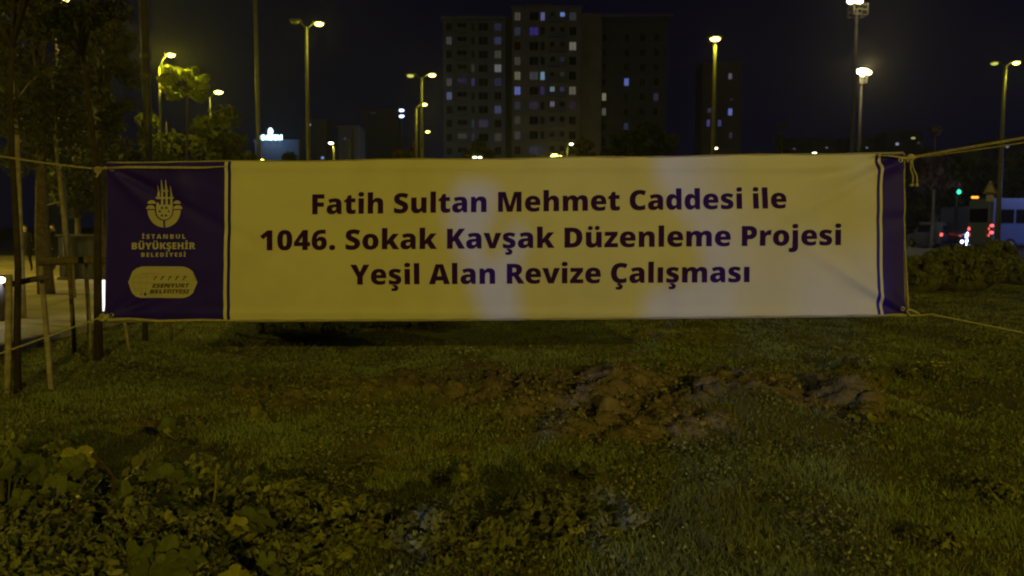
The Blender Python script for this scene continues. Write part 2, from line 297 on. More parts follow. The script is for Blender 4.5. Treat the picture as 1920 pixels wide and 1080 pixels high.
GLYPHS = r'''{" ":[260,[]],".":[299,[[45,83,52,126,74,156,108,173,151,179,193,173,226,156,247,126,254,83,247,41,225,12,192,-6,151,-12,108,-6,74,12,52,41]]],"0":[586,[[551,356,550,301,545,250,538,202,527,160,512,121,494,88,458,46,414,15,379,1,338,-7,293,-10,237,-5,188,10,146,34,112,68,83,110,62,160,50,203,42,250,37,301,35,356,37,412,41,464,49,511,60,554,79,604,107,646,141,680,183,704,234,719,293,724,349,719,397,705,439,680,474,647,502,605,524,554,536,511,544,464,549,412],[227,356,228,292,232,239,240,198,252,168,269,150,293,144,317,150,334,168,346,197,354,238,358,292,359,356,358,421,354,474,346,516,334,546,317,564,293,570,269,564,252,546,240,516,232,474,228,421]]],"1":[586,[[460,0,264,0,264,353,264,367,264,389,264,416,265,447,266,477,267,504,255,490,244,478,233,468,222,458,141,391,41,514,286,714,460,714]]],"4":[586,[[571,138,492,138,492,0,302,0,302,138,17,138,17,280,314,714,492,714,492,282,571,282],[302,365,302,378,302,394,303,411,304,428,304,444,305,457,306,466,306,470,301,470,292,450,284,434,275,418,263,400,184,282,302,282]]],"6":[586,[[34,302,35,343,38,383,43,424,51,464,61,502,75,539,103,590,140,634,171,660,206,682,248,700,294,713,348,721,408,724,431,723,460,722,487,719,510,716,510,565,489,569,465,572,437,573,404,574,354,571,313,562,280,546,254,526,235,500,221,468,212,433,208,393,214,393,228,416,245,436,265,452,290,465,320,473,355,476,413,469,462,449,502,416,531,370,544,333,552,291,555,244,552,193,541,148,524,107,501,72,472,43,438,20,397,3,353,-7,303,-10,248,-5,197,8,151,32,112,66,79,109,54,163,43,205,36,251],[299,143,327,149,349,166,363,197,368,240,364,276,352,304,331,321,301,327,279,324,260,316,246,302,235,286,228,269,226,250,227,231,230,212,236,194,244,178,253,164,266,152,281,145]]],"A":[726,[[515,0,480,134,248,134,212,0,0,0,233,717,490,717,726,0],[409,409,403,432,395,464,386,500,377,537,369,572,363,599,358,572,350,539,342,503,334,468,326,436,319,409,288,292,440,292]]],"B":[674,[[326,714,398,711,459,702,508,688,547,668,584,633,606,589,613,536,609,493,596,456,577,427,554,405,528,389,501,379,501,374,530,364,559,350,586,329,608,300,622,260,627,209,623,168,612,130,594,97,569,68,538,44,500,25,457,11,408,3,355,0,77,0,77,714],[328,440,369,445,396,460,410,482,415,508,410,534,393,552,365,564,324,568,270,568,270,440],[270,299,270,149,338,149,380,154,408,170,423,195,428,225,426,244,420,261,408,276,390,288,366,296,334,299]]],"C":[649,[[395,566,363,562,334,552,309,534,288,510,271,479,259,443,252,401,249,354,253,292,266,241,288,201,318,172,358,154,406,148,452,151,498,161,542,176,587,193,587,30,539,12,490,0,439,-8,385,-10,330,-7,280,2,235,16,195,36,150,71,114,114,86,164,71,207,60,253,53,303,51,355,54,408,61,457,74,504,91,547,113,586,140,620,172,651,208,676,248,697,294,712,343,721,397,724,450,721,506,712,562,696,618,674,559,522,520,539,480,554,439,563]]],"D":[734,[[683,372,680,313,671,258,657,209,636,165,611,126,581,92,546,64,506,41,462,23,414,10,363,3,308,0,77,0,77,714,324,714,379,712,430,704,477,692,519,674,568,644,609,606,641,559,659,519,672,474,680,425],[483,365,479,424,466,473,444,510,414,537,374,553,326,558,270,558,270,158,313,158,366,164,409,181,442,209,465,249,478,301]]],"E":[549,[[501,0,77,0,77,714,501,714,501,559,270,559,270,447,484,447,484,292,270,292,270,157,501,157]]],"F":[539,[[267,0,77,0,77,714,499,714,499,559,267,559,267,423,481,423,481,268,267,268]]],"H":[766,[[689,0,495,0,495,291,271,291,271,0,77,0,77,714,271,714,271,449,495,449,495,714,689,714]]],"I":[440,[[406,0,34,0,34,110,123,144,123,571,34,604,34,714,406,714,406,604,317,571,317,144,406,110]]],"K":[687,[[687,0,469,0,328,273,271,239,271,0,77,0,77,714,271,714,271,404,284,427,299,450,315,473,330,495,480,714,691,714,466,394]]],"L":[582,[[77,0,77,714,270,714,270,156,545,156,545,0]]],"M":[967,[[388,0,242,514,238,514,240,490,242,460,244,425,246,386,248,348,248,310,248,0,77,0,77,714,334,714,483,207,487,207,633,714,890,714,890,0,713,0,713,313,713,348,714,386,715,423,717,458,719,489,720,513,716,513,572,0]]],"N":[834,[[757,0,504,0,243,503,239,503,241,478,243,448,245,415,246,382,248,350,248,322,248,0,77,0,77,714,329,714,589,218,592,218,591,243,589,272,587,303,586,335,585,365,585,391,585,714,757,714]]],"P":[632,[[324,714,388,710,443,699,489,681,528,655,557,622,578,584,591,538,595,487,592,439,581,394,563,351,536,314,499,282,452,258,415,246,372,239,324,237,270,237,270,0,77,0,77,714],[320,558,270,558,270,394,308,394,332,396,354,402,374,414,389,430,399,453,402,482,397,513,382,537,356,553]]],"R":[677,[[311,714,372,711,426,703,472,690,512,672,544,648,570,620,588,586,598,547,602,503,598,462,588,424,570,390,546,360,516,334,481,311,689,0,470,0,319,260,270,260,270,0,77,0,77,714],[308,568,270,568,270,405,306,405,346,410,378,424,400,452,407,494,404,515,397,534,384,548,365,559,340,566]]],"S":[577,[[544,217,537,160,514,107,491,75,461,46,424,22,378,4,325,-6,264,-10,218,-9,178,-6,143,0,110,9,78,20,44,35,44,207,83,189,122,174,161,162,217,151,268,147,294,149,315,154,331,162,342,173,349,186,351,200,348,218,338,232,321,245,297,259,264,275,222,294,172,320,130,346,96,377,70,414,54,459,49,515,53,559,64,597,83,630,109,659,140,682,178,700,220,714,267,721,318,724,363,722,405,717,444,708,497,692,544,673,485,524,439,543,394,558,352,567,312,570,289,568,271,564,257,557,248,548,242,536,240,524,243,508,253,494,270,480,296,466,333,448,380,426,428,402,468,376,501,346,524,310,539,268]]],"T":[591,[[392,0,199,0,199,556,25,556,25,714,566,714,566,556,392,556]]],"U":[757,[[684,284,680,227,669,175,650,128,624,87,589,53,548,26,511,10,470,-1,425,-8,376,-10,320,-7,269,2,224,17,184,38,150,66,123,98,101,136,85,179,76,227,73,280,73,714,267,714,267,295,270,249,280,212,296,185,331,160,379,151,415,155,444,166,465,185,480,213,488,250,491,296,491,714,684,714]]],"Y":[664,[[332,449,455,714,664,714,429,279,429,0,235,0,235,273,0,714,210,714]]],"a":[623,[[336,563,386,560,430,550,468,534,500,511,533,471,552,422,559,363,559,0,427,0,390,73,386,73,363,47,338,26,312,10,282,-2,246,-8,204,-10,158,-5,118,10,84,34,58,68,42,113,36,169,43,223,63,267,98,301,132,320,173,334,221,344,276,349,368,352,368,360,364,392,350,412,329,424,301,428,266,425,228,416,188,403,147,387,92,513,143,535,200,550,242,557,288,562],[325,245,281,239,252,226,235,207,230,180,234,156,245,138,262,128,285,125,317,130,344,147,363,172,369,204,369,247]]],"d":[643,[[238,-10,185,-2,138,22,98,63,73,104,56,153,45,210,42,276,46,343,56,401,74,450,98,490,129,522,163,545,202,558,245,563,280,560,309,552,334,540,356,524,374,504,390,482,394,482,390,507,388,540,386,576,385,612,385,760,577,760,577,0,433,0,392,70,385,70,370,49,352,30,330,14,304,1,274,-7],[316,141,355,148,381,170,396,207,401,259,401,274,396,332,382,374,356,400,314,409,283,401,258,376,241,334,235,273,241,213,258,172,283,149]]],"e":[618,[[315,563,366,560,413,551,454,535,491,513,520,485,544,451,562,410,572,363,576,310,576,225,235,225,244,186,268,154,305,133,356,126,406,128,451,136,495,149,540,168,540,31,498,13,452,0,418,-6,378,-9,333,-10,279,-7,229,3,184,20,143,43,108,74,80,112,59,158,46,212,42,273,46,336,57,390,76,437,102,476,134,508,172,532,216,549,263,560],[322,433,291,428,266,412,248,385,239,345,403,345,401,369,394,390,382,407,366,421,346,430]]],"h":[670,[[257,652,256,596,254,549,251,512,249,485,258,485,277,511,298,531,322,546,349,556,378,561,410,563,462,558,509,542,549,515,580,476,594,444,603,405,606,360,606,0,414,0,414,302,410,350,398,385,378,406,348,413,318,408,294,393,277,369,266,336,259,294,257,243,257,0,66,0,66,760,257,760]]],"i":[325,[[258,553,258,0,67,0,67,553],[163,776,201,772,234,759,257,734,265,691,257,650,234,624,201,611,163,607,124,611,92,624,69,650,62,691,69,734,92,759,124,772]]],"j":[324,[[52,-240,27,-239,-1,-236,-28,-233,-51,-228,-51,-79,-36,-83,-22,-86,-7,-87,8,-88,30,-84,48,-72,62,-47,66,-5,66,553,257,553,257,-45,252,-94,238,-140,212,-180,173,-212,140,-228,99,-237],[61,691,68,734,90,759,123,772,162,776,200,772,234,759,256,734,264,691,256,650,234,624,200,611,162,607,123,611,90,624,68,650]]],"k":[659,[[258,461,257,425,255,386,252,347,247,311,251,311,260,324,269,338,279,354,290,370,300,385,310,397,434,553,647,553,455,318,659,0,441,0,320,198,258,151,258,0,66,0,66,760,258,760]]],"l":[323,[[257,0,66,0,66,760,257,760]]],"m":[1000,[[741,563,799,558,848,542,886,515,914,476,930,425,936,360,936,0,745,0,745,301,741,354,728,388,707,407,678,413,639,403,614,372,600,324,596,258,596,0,405,0,405,301,403,337,398,366,389,387,377,402,361,410,341,413,312,408,290,393,274,368,264,335,259,293,257,242,257,0,66,0,66,553,210,553,238,485,243,485,260,507,281,526,306,541,336,553,370,560,409,563,465,558,510,542,545,518,574,486,580,486,610,519,648,543,692,558]]],"n":[670,[[412,563,466,558,512,542,552,515,582,476,600,425,606,360,606,0,415,0,415,302,411,350,399,385,378,406,348,413,303,402,276,369,265,335,259,293,257,242,257,0,66,0,66,553,210,553,236,480,243,480,263,504,286,524,312,541,342,553,375,560]]],"o":[637,[[594,278,592,234,586,193,575,155,552,105,520,64,480,32,433,9,378,-5,317,-10,259,-5,206,9,160,32,120,64,87,105,62,155,51,193,44,234,42,278,46,336,57,388,76,434,101,472,133,505,171,530,215,548,265,559,320,563,371,559,418,548,462,530,500,505,532,472,558,434,578,388,590,336],[236,278,238,234,244,198,255,169,270,148,292,136,319,132,346,136,366,148,382,169,392,198,398,234,400,278,398,321,392,357,382,385,366,405,345,417,318,421,281,412,256,385,241,340]]],"r":[469,[[400,563,416,562,433,561,448,559,458,557,441,377,430,379,416,381,399,382,376,383,357,382,338,380,318,374,298,365,282,351,268,332,260,306,257,272,257,0,66,0,66,553,208,553,238,465,247,465,264,491,286,514,311,535,340,550,369,560]]],"s":[517,[[477,170,471,121,454,77,423,40,378,13,341,0,295,-7,243,-10,187,-8,138,-4,91,6,43,21,43,174,96,153,150,140,198,132,235,129,263,131,282,136,293,145,297,157,294,168,287,178,273,188,252,198,221,211,179,228,137,248,102,270,76,294,57,324,46,358,42,400,49,450,70,490,104,522,151,545,206,558,270,563,323,560,373,551,422,536,473,516,421,393,380,410,338,423,300,431,271,434,251,432,236,428,227,421,224,411,226,402,232,393,245,384,265,375,294,363,335,346,379,326,414,304,442,280,462,250,473,215]]],"t":[460,[[337,141,362,142,384,146,406,153,429,160,429,21,397,9,363,-1,323,-8,274,-10,223,-6,180,7,143,30,116,66,103,97,96,136,93,182,93,410,26,410,26,488,111,548,160,664,285,664,285,553,421,553,421,410,285,410,285,195,288,171,298,154,315,144]]],"u":[670,[[604,553,604,0,460,0,436,69,425,69,406,44,382,24,354,8,324,-2,291,-8,258,-10,206,-5,160,11,121,38,90,77,76,110,68,149,65,193,65,553,256,553,256,251,260,204,272,169,292,148,322,141,354,146,378,160,395,185,406,218,411,260,413,311,413,553]]],"v":[611,[[211,0,0,553,199,553,293,226,294,221,296,214,298,204,300,192,302,181,302,170,305,170,305,181,306,192,308,202,310,211,313,219,314,225,412,553,611,553,400,0]]],"z":[507,[[482,0,24,0,24,109,253,407,37,407,37,553,471,553,471,435,252,146,482,146]]],"Ç":[649,[[395,566,363,562,334,552,309,534,288,510,271,479,259,443,252,401,249,354,253,292,266,241,288,201,318,172,358,154,406,148,452,151,498,161,542,176,587,193,587,30,539,12,490,0,439,-8,385,-10,330,-7,280,2,235,16,195,36,150,71,114,114,86,164,71,207,60,253,53,303,51,355,54,408,61,457,74,504,91,547,113,586,140,620,172,651,208,676,248,697,294,712,343,721,397,724,450,721,506,712,562,696,618,674,559,522,520,539,480,554,439,563],[458,-123,449,-171,422,-208,379,-232,324,-240,292,-239,262,-235,236,-230,216,-223,216,-129,233,-134,249,-137,265,-139,281,-140,298,-138,310,-132,318,-124,321,-112,317,-97,304,-85,283,-76,250,-68,280,0,375,0,366,-30,386,-36,408,-44,427,-56,444,-72,454,-94]]],"Ü":[757,[[684,284,680,227,669,175,650,128,624,87,589,53,548,26,511,10,470,-1,425,-8,376,-10,320,-7,269,2,224,17,184,38,150,66,123,98,101,136,85,179,76,227,73,280,73,714,267,714,267,295,270,249,280,212,296,185,331,160,379,151,415,155,444,166,465,185,480,213,488,250,491,296,491,714,684,714],[178,851,184,886,202,910,229,923,261,928,293,923,320,910,339,886,345,851,339,817,320,794,293,780,261,775,229,780,202,794,184,817],[412,851,418,886,436,910,463,923,496,928,528,923,555,910,574,886,580,851,574,817,555,794,528,780,496,775,463,780,436,794,418,817]]],"ü":[670,[[604,553,604,0,460,0,436,69,425,69,406,44,382,24,354,8,324,-2,291,-8,258,-10,206,-5,160,11,121,38,90,77,76,110,68,149,65,193,65,553,256,553,256,251,260,204,272,169,292,148,322,141,354,146,378,160,395,185,406,218,411,260,413,311,413,553],[134,690,140,725,158,748,185,762,217,767,249,762,276,748,295,725,301,690,295,656,276,632,249,619,217,614,185,619,158,632,140,656],[368,690,374,725,392,748,419,762,452,767,484,762,511,748,530,725,536,690,530,656,511,632,484,619,452,614,419,619,392,632,374,656]]],"İ":[440,[[406,0,34,0,34,110,123,144,123,571,34,604,34,714,406,714,406,604,317,571,317,144,406,110],[220,937,258,933,292,920,314,894,322,852,314,811,292,786,258,772,220,768,181,772,148,786,126,811,119,852,126,894,148,920,181,933]]],"ı":[325,[[258,0,67,0,67,553,258,553]]],"Ş":[577,[[544,217,537,160,514,107,491,75,461,46,424,22,378,4,325,-6,264,-10,218,-9,178,-6,143,0,110,9,78,20,44,35,44,207,83,189,122,174,161,162,217,151,268,147,294,149,315,154,331,162,342,173,349,186,351,200,348,218,338,232,321,245,297,259,264,275,222,294,172,320,130,346,96,377,70,414,54,459,49,515,53,559,64,597,83,630,109,659,140,682,178,700,220,714,267,721,318,724,363,722,405,717,444,708,497,692,544,673,485,524,439,543,394,558,352,567,312,570,289,568,271,564,257,557,248,548,242,536,240,524,243,508,253,494,270,480,296,466,333,448,380,426,428,402,468,376,501,346,524,310,539,268],[410,-123,401,-171,374,-208,331,-232,276,-240,244,-239,214,-235,188,-230,168,-223,168,-129,185,-134,201,-137,217,-139,233,-140,250,-138,262,-132,270,-124,273,-112,269,-97,256,-85,235,-76,202,-68,232,0,327,0,318,-30,338,-36,360,-44,379,-56,396,-72,406,-94]]],"ş":[517,[[477,170,471,121,454,77,423,40,378,13,341,0,295,-7,243,-10,187,-8,138,-4,91,6,43,21,43,174,96,153,150,140,198,132,235,129,263,131,282,136,293,145,297,157,294,168,287,178,273,188,252,198,221,211,179,228,137,248,102,270,76,294,57,324,46,358,42,400,49,450,70,490,104,522,151,545,206,558,270,563,323,560,373,551,422,536,473,516,421,393,380,410,338,423,300,431,271,434,251,432,236,428,227,421,224,411,226,402,232,393,245,384,265,375,294,363,335,346,379,326,414,304,442,280,462,250,473,215],[372,-123,363,-171,336,-208,293,-232,238,-240,206,-239,176,-235,150,-230,130,-223,130,-129,147,-134,163,-137,179,-139,195,-140,212,-138,224,-132,232,-124,235,-112,231,-97,218,-85,197,-76,164,-68,194,0,289,0,280,-30,300,-36,322,-44,341,-56,358,-72,368,-94]]]}'''
# ------------------------------------------------------------------ ground
def vnoise(x, y, scale, seed=0):
    """smooth value noise on arrays"""
    X = x / scale + seed * 17.3; Y = y / scale + seed * 5.7
    xi = np.floor(X).astype(np.int64); yi = np.floor(Y).astype(np.int64)
    fx = X - xi; fy = Y - yi; fx = fx * fx * (3 - 2 * fx); fy = fy * fy * (3 - 2 * fy)
    def h(a, b):
        n = (a * 374761393 + b * 668265263 + seed * 1442695041) & 0x7fffffff
        n = ((n ^ (n >> 13)) * 1274126177) & 0x7fffffff
        return ((n ^ (n >> 16)) & 0xffff) / 65535.0
    return (h(xi, yi) * (1 - fx) + h(xi + 1, yi) * fx) * (1 - fy) + (h(xi, yi + 1) * (1 - fx) + h(xi + 1, yi + 1) * fx) * fy

def fbm(x, y, s, seed=0, octs=4):
    t = 0; a = 1; w = 0
    for k in range(octs):
        t = t + a * vnoise(x, y, s / 2 ** k, seed + k); w += a; a *= 0.55
    return t / w

def bumpat(x, y, cx, cy, rx, ry, rot=0.0):
    c, s = math.cos(rot), math.sin(rot)
    u = ((x - cx) * c + (y - cy) * s) / rx; v = (-(x - cx) * s + (y - cy) * c) / ry
    return np.exp(-(u * u + v * v))

def dirt_mask(x, y):
    m = 1.15 * bumpat(x, y, 0.35, 6.9, 0.95, 0.85) + 1.2 * bumpat(x, y, 1.35, 7.5, 1.0, 1.1) + 1.0 * bumpat(x, y, 2.6, 7.35, 0.9, 1.0) \
        + 0.55 * bumpat(x, y, -1.0, 7.6, 0.8, 0.5) + 0.8 * bumpat(x, y, 0.9, 6.2, 0.7, 0.45) + 0.5 * bumpat(x, y, 2.6, 11.5, 0.8, 0.8)
    m = m + 0.75 * bumpat(x, y, -2.0, 7.55, 0.8, 0.4) + 0.5 * bumpat(x, y, 3.6, 8.2, 0.6, 0.5) + 0.45 * bumpat(x, y, -0.1, 8.0, 0.8, 0.5) + 0.5 * bumpat(x, y, -0.6, 8.6, 0.6, 0.4)
    m = m - 0.9 * bumpat(x, y, 2.05, 6.75, 0.42, 0.5)
    m = m + (fbm(x, y, 0.5, 3) - 0.5) * 2.0 - 0.32
    return np.clip(m * 1.7, 0, 1)

MOUNDS = [(1.02, 7.7, 0.36, 0.30, 0.17), (2.05, 6.95, 0.42, 0.38, 0.13), (3.15, 7.15, 0.34, 0.30, 0.15), (1.55, 8.5, 0.5, 0.3, 0.10),
          (0.72, 6.95, 0.16, 0.20, 0.14), (-0.25, 7.3, 0.6, 0.35, 0.06), (0.1, 6.7, 0.35, 0.25, 0.07), (2.55, 8.2, 0.5, 0.35, 0.08), (-1.9, 7.7, 0.6, 0.3, 0.07), (-0.9, 7.7, 0.35, 0.35, 0.10), (-0.4, 9.2, 0.5, 0.4, 0.09), (3.9, 8.6, 0.5, 0.4, 0.09), (-2.2, 5.6, 0.7, 0.4, 0.05)]
HOLES = [(1.58, 7.55, 0.17, 0.12, 0.12), (0.88, 6.72, 0.13, 0.14, 0.11), (2.75, 6.9, 0.15, 0.12, 0.07), (0.1, 6.35, 0.3, 0.10, 0.05)]

def height(x, y):
    z = 0.035 * (fbm(x, y, 2.3, 11) - 0.5) * 2
    near = np.clip((22 - y) / 6, 0, 1)
    z = z * near
    for cx, cy, rx, ry, h in MOUNDS: z = z + h * bumpat(x, y, cx, cy, rx, ry)
    for cx, cy, rx, ry, h in HOLES: z = z - h * bumpat(x, y, cx, cy, rx, ry)
    d = dirt_mask(x, y)
    w = x + 0.35 * np.sin(y * 2.1) + 0.25 * fbm(x, y, 0.8, 31)
    fur = np.abs(np.sin((y * 1.0 + 0.33 * w + 0.25 * fbm(x, y, 0.7, 5)) * math.pi / 0.16)) ** 1.5
    rough = fbm(x, y, 0.16, 21, 4) - 0.5
    z = z + d * (0.07 * fur + 0.24 * rough + 0.01)
    z = z + (1 - d) * 0.045 * (fbm(x, y, 0.45, 41, 3) - 0.5)
    return np.where(y < 60, z, 0) * np.clip((x + 6.4) / 0.8, 0, 1)

def h1(x, y):
    return float(height(np.array([float(x)]), np.array([float(y)]))[0])

def axis(fine0, fine1, step, lo, hi):
    a = list(np.arange(fine0, fine1 + 1e-6, step))
    s = step; v = fine1
    while v < hi:
        s *= 1.22; v += s; a.append(min(v, hi))
    s = step; v = fine0
    while v > lo:
        s *= 1.22; v -= s; a.insert(0, max(v, lo))
    return np.array(a)
gx = axis(-5.0, 7.0, 0.028, -900, 900); gy = axis(3.0, 12.0, 0.03, -300, 1400)
X, Y = np.meshgrid(gx, gy)
Z = height(X, Y)
nx, ny = len(gx), len(gy)
V = np.stack([X.ravel(), Y.ravel(), Z.ravel()], 1)
i = np.arange(nx * ny).reshape(ny, nx)
Q = np.stack([i[:-1, :-1].ravel(), i[:-1, 1:].ravel(), i[1:, 1:].ravel(), i[1:, :-1].ravel()], 1)
D_ = dirt_mask(X, Y).ravel() * (Y.ravel() < 30)
gm = bpy.data.materials.new('lawn and dug soil'); gm.use_nodes = True
nt = gm.node_tree; n = nt.nodes; l = nt.links; p = n['Principled BSDF']
p.inputs['Roughness'].default_value = 0.95; p.inputs['Specular IOR Level'].default_value = 0.15
tc = n.new('ShaderNodeTexCoord')
def noi(s, d=7, r=0.65):
    t = n.new('ShaderNodeTexNoise'); t.inputs['Scale'].default_value = s; t.inputs['Detail'].default_value = d; t.inputs['Roughness'].default_value = r
    l.new(tc.outputs['Object'], t.inputs['Vector']); return t
n1, n2, n3 = noi(0.7), noi(14), noi(60, 3)
r1 = n.new('ShaderNodeValToRGB'); l.new(n1.outputs['Fac'], r1.inputs[0])
r1.color_ramp.elements[0].position = 0.35; r1.color_ramp.elements[0].color = (0.13, 0.135, 0.036, 1)
r1.color_ramp.elements[1].position = 0.65; r1.color_ramp.elements[1].color = (0.17, 0.155, 0.052, 1)
r2 = n.new('ShaderNodeValToRGB'); l.new(n2.outputs['Fac'], r2.inputs[0])
r2.color_ramp.elements[0].position = 0.32; r2.color_ramp.elements[0].color = (0.080, 0.066, 0.036, 1)
r2.color_ramp.elements[1].position = 0.68; r2.color_ramp.elements[1].color = (0.25, 0.21, 0.12, 1)
ta = n.new('ShaderNodeAttribute'); ta.attribute_name = 'tint'
mx = n.new('ShaderNodeMix'); mx.data_type = 'RGBA'
l.new(ta.outputs['Fac'], mx.inputs['Factor']); l.new(r1.outputs[0], mx.inputs['A']); l.new(r2.outputs[0], mx.inputs['B'])
l.new(mx.outputs['Result'], p.inputs['Base Color'])
b = n.new('ShaderNodeBump'); b.inputs['Strength'].default_value = 0.7; b.inputs['Distance'].default_value = 0.03
ad = n.new('ShaderNodeMath'); l.new(n2.outputs['Fac'], ad.inputs[0]); l.new(n3.outputs['Fac'], ad.inputs[1]); l.new(ad.outputs[0], b.inputs['Height'])
l.new(b.outputs[0], p.inputs['Normal'])
g = mesh_obj('ground', np_mesh('ground', V, Q, [gm], tint=D_, smooth=True)); tag(g, kind='structure')

# road on the left, beyond its kerb
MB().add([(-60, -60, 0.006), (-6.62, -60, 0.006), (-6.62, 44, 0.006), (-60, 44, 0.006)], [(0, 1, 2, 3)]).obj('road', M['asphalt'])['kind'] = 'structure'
MB().add([(-300, 44, 0.006), (300, 44, 0.006), (300, 92, 0.006), (-300, 92, 0.006)], [(0, 1, 2, 3)]).obj('cross_road', M['road_dark'])['kind'] = 'structure'
kb = root('kerb', 'x', 'kerb'); del kb['label']; del kb['category']; kb['kind'] = 'structure'
ks = MB().box((0, 0, 0.05), (0.15, 0.96, 0.12), bev=0.012).mesh('kerb_stone', M['kerb'])
for k in range(26):
    o = mesh_obj('kerb_stone', ks, kb); o.location = (-6.54 + random.uniform(-.006, .006), 4.5 + k * 0.98, random.uniform(-.006, .004)); o.rotation_euler = (0, 0, random.uniform(-.01, .01))

# ------------------------------------------------------------------ grass blades (nobody could count them)
def blades(N, name, label, mat, y0, y1, wid, hgt, onlydirt=False, dens=None):
    u = rng.random(N)
    y = y0 * (y1 / y0) ** u
    x = (rng.random(N) * 2 - 1) * (y * 0.72 + 0.8)
    d = dirt_mask(x, y)
    clump = fbm(x, y, 0.35, 77)
    keep = (x > -6.35)
    if onlydirt: keep &= (d > 0.25) & (rng.random(N) < 0.5 + d)
    else: keep &= (rng.random(N) > d * 0.93) & (rng.random(N) < np.clip(2.6 * (clump - 0.22), 0.08, 1))
    x, y, d, clump = x[keep], y[keep], d[keep], clump[keep]
    n_ = len(x)
    z = height(x, y)
    far = np.clip(y / 6, 0.8, 3.0)
    w = wid * far ** 0.9 * (0.6 + rng.random(n_) * 0.8)
    h = hgt * (0.45 + rng.random(n_) * 0.9) * (0.25 + clump * 1.5)
    a = rng.random(n_) * 2 * np.pi; la = rng.random(n_) * 2 * np.pi
    lean = h * (0.3 + rng.random(n_) * 1.1)
    ca, sa = np.cos(a), np.sin(a)
    P0 = np.stack([x - ca * w, y - sa * w, z - 0.008], 1); P1 = np.stack([x + ca * w, y + sa * w, z - 0.008], 1)
    mx_, my_ = x + np.cos(la) * lean * 0.35, y + np.sin(la) * lean * 0.35
    P2 = np.stack([mx_ + ca * w * .8, my_ + sa * w * .8, z + h * 0.6], 1); P3 = np.stack([mx_ - ca * w * .8, my_ - sa * w * .8, z + h * 0.6], 1)
    P4 = np.stack([x + np.cos(la) * lean, y + np.sin(la) * lean, z + h * 0.93], 1)
    Vt = np.stack([P0, P1, P2, P3, P4], 1).reshape(-1, 3)
    b_ = np.arange(n_)[:, None] * 5
    Fc = np.concatenate([b_ + [0, 1, 2], b_ + [0, 2, 3], b_ + [3, 2, 4]], 0)
    patch = np.clip((fbm(x, y, 0.8, 55, 4) - 0.3) * 2.4, 0, 1)
    t = np.repeat(np.clip(0.05 + 0.75 * patch + 0.18 * (rng.random(n_) - .4), 0, 1), 5)
    o = mesh_obj(name, np_mesh(name, Vt, Fc, [mat], tint=t)); tag(o, label, kind='stuff')
    return o
blades(430000, 'grass', 'short dull green lawn grass', M['blade'], 3.1, 26, 0.0026, 0.034)
blades(15000, 'dry_straw', 'dry straw and roots lying over the dug soil', M['straw'], 5.2, 10, 0.0022, 0.05, onlydirt=True)

def groundcover(N):
    y = 3.2 * (11 / 3.2) ** rng.random(N); x = (rng.random(N) * 2 - 1) * (y * .72 + .5)
    k = fbm(x, y, 0.6, 91, 3); keep = (x > -6.2) & (rng.random(N) < np.clip((k - .52) * 5, 0.02, 1)); x, y, k = x[keep], y[keep], k[keep]; m = len(x)
    z = height(x, y) + rng.uniform(.008, .05, m)
    n_ = rng.normal(size=(m, 3)) * .5 + [0, -.5, 1]; n_ /= np.linalg.norm(n_, axis=1)[:, None]
    a = np.cross(n_, rng.normal(size=(m, 3))); a /= np.linalg.norm(a, axis=1)[:, None]; b = np.cross(n_, a)
    s = (rng.uniform(.006, .016, m) * np.clip(y / 5, 1, 2))[:, None]; c = np.stack([x, y, z], 1)
    V = np.stack([c - a * s, c + b * s * .7 + n_ * s * .2, c + a * s, c - b * s * .7 + n_ * s * .2], 1).reshape(-1, 3)
    return V, np.arange(m * 4).reshape(m, 4), np.repeat(rng.random(m) ** 1.5, 4)
cvv, cff, ctt = groundcover(90000)
tag(mesh_obj('ground_cover', np_mesh('ground_cover', cvv, cff, [M['leaf_small']], tint=ctt)), 'patches of tiny clover like leaves in the lawn', kind='stuff')

def petals(N):
    y = 3.6 * (10 / 3.6) ** rng.random(N); x = rng.uniform(-.25, .7, N) * y; k = fbm(x, y, 1.1, 123, 2); q = rng.random(N) < np.clip((k - .35) * 3, .1, 1)
    x, y = x[q], y[q]; m = len(x); z = height(x, y) + .035; s = (rng.uniform(.003, .0075, m) * np.clip(y / 5, 1, 1.6))
    P = []
    for a in range(5): P.append(np.stack([x + np.cos(a * 1.2566) * s, y + np.sin(a * 1.2566) * s * .8 - .3 * s, z + np.sin(a * 1.2566) * s * .7], 1))
    return np.stack(P, 1).reshape(-1, 3), np.arange(m * 5).reshape(m, 5)
pv, pf = petals(420)
tag(mesh_obj('lawn_daisies', np_mesh('lawn_daisies', pv, pf, [M['flower']])), 'tiny pale daisies dotted over the lawn', kind='stuff')
# clods of soil on the dug patch
def clods(N):
    vs = []; fs = []; o = 0
    bm = bmesh.new(); bmesh.ops.create_icosphere(bm, subdivisions=1, radius=1); bm.verts.index_update()
    bv = np.array([v.co[:] for v in bm.verts]); bf = np.array([[v.index for v in f.verts] for f in bm.faces]); bm.free()
    k = 0
    while k < N:
        x = random.uniform(-1.6, 4.0); y = random.uniform(5.6, 9.4)
        if float(dirt_mask(np.array([x]), np.array([y]))[0]) < random.uniform(0.3, 1.0): continue
        k += 1
        r = random.uniform(0.008, 0.02) if random.random() < 0.9 else random.uniform(0.022, 0.042)
        sc = np.array([random.uniform(.8, 1.5), random.uniform(.7, 1.2), random.uniform(.5, .9)]) * r
        q = bv * (1 + rng.uniform(-.28, .28, (len(bv), 1))) * sc
        a = random.uniform(0, 6.28); c, s = math.cos(a), math.sin(a)
        q = np.stack([q[:, 0] * c - q[:, 1] * s, q[:, 0] * s + q[:, 1] * c, q[:, 2]], 1) + [x, y, h1(x, y) + r * 0.25]
        vs.append(q); fs.append(bf + o); o += len(bv)
    return np.concatenate(vs), np.concatenate(fs)
cv, cf = clods(1100)
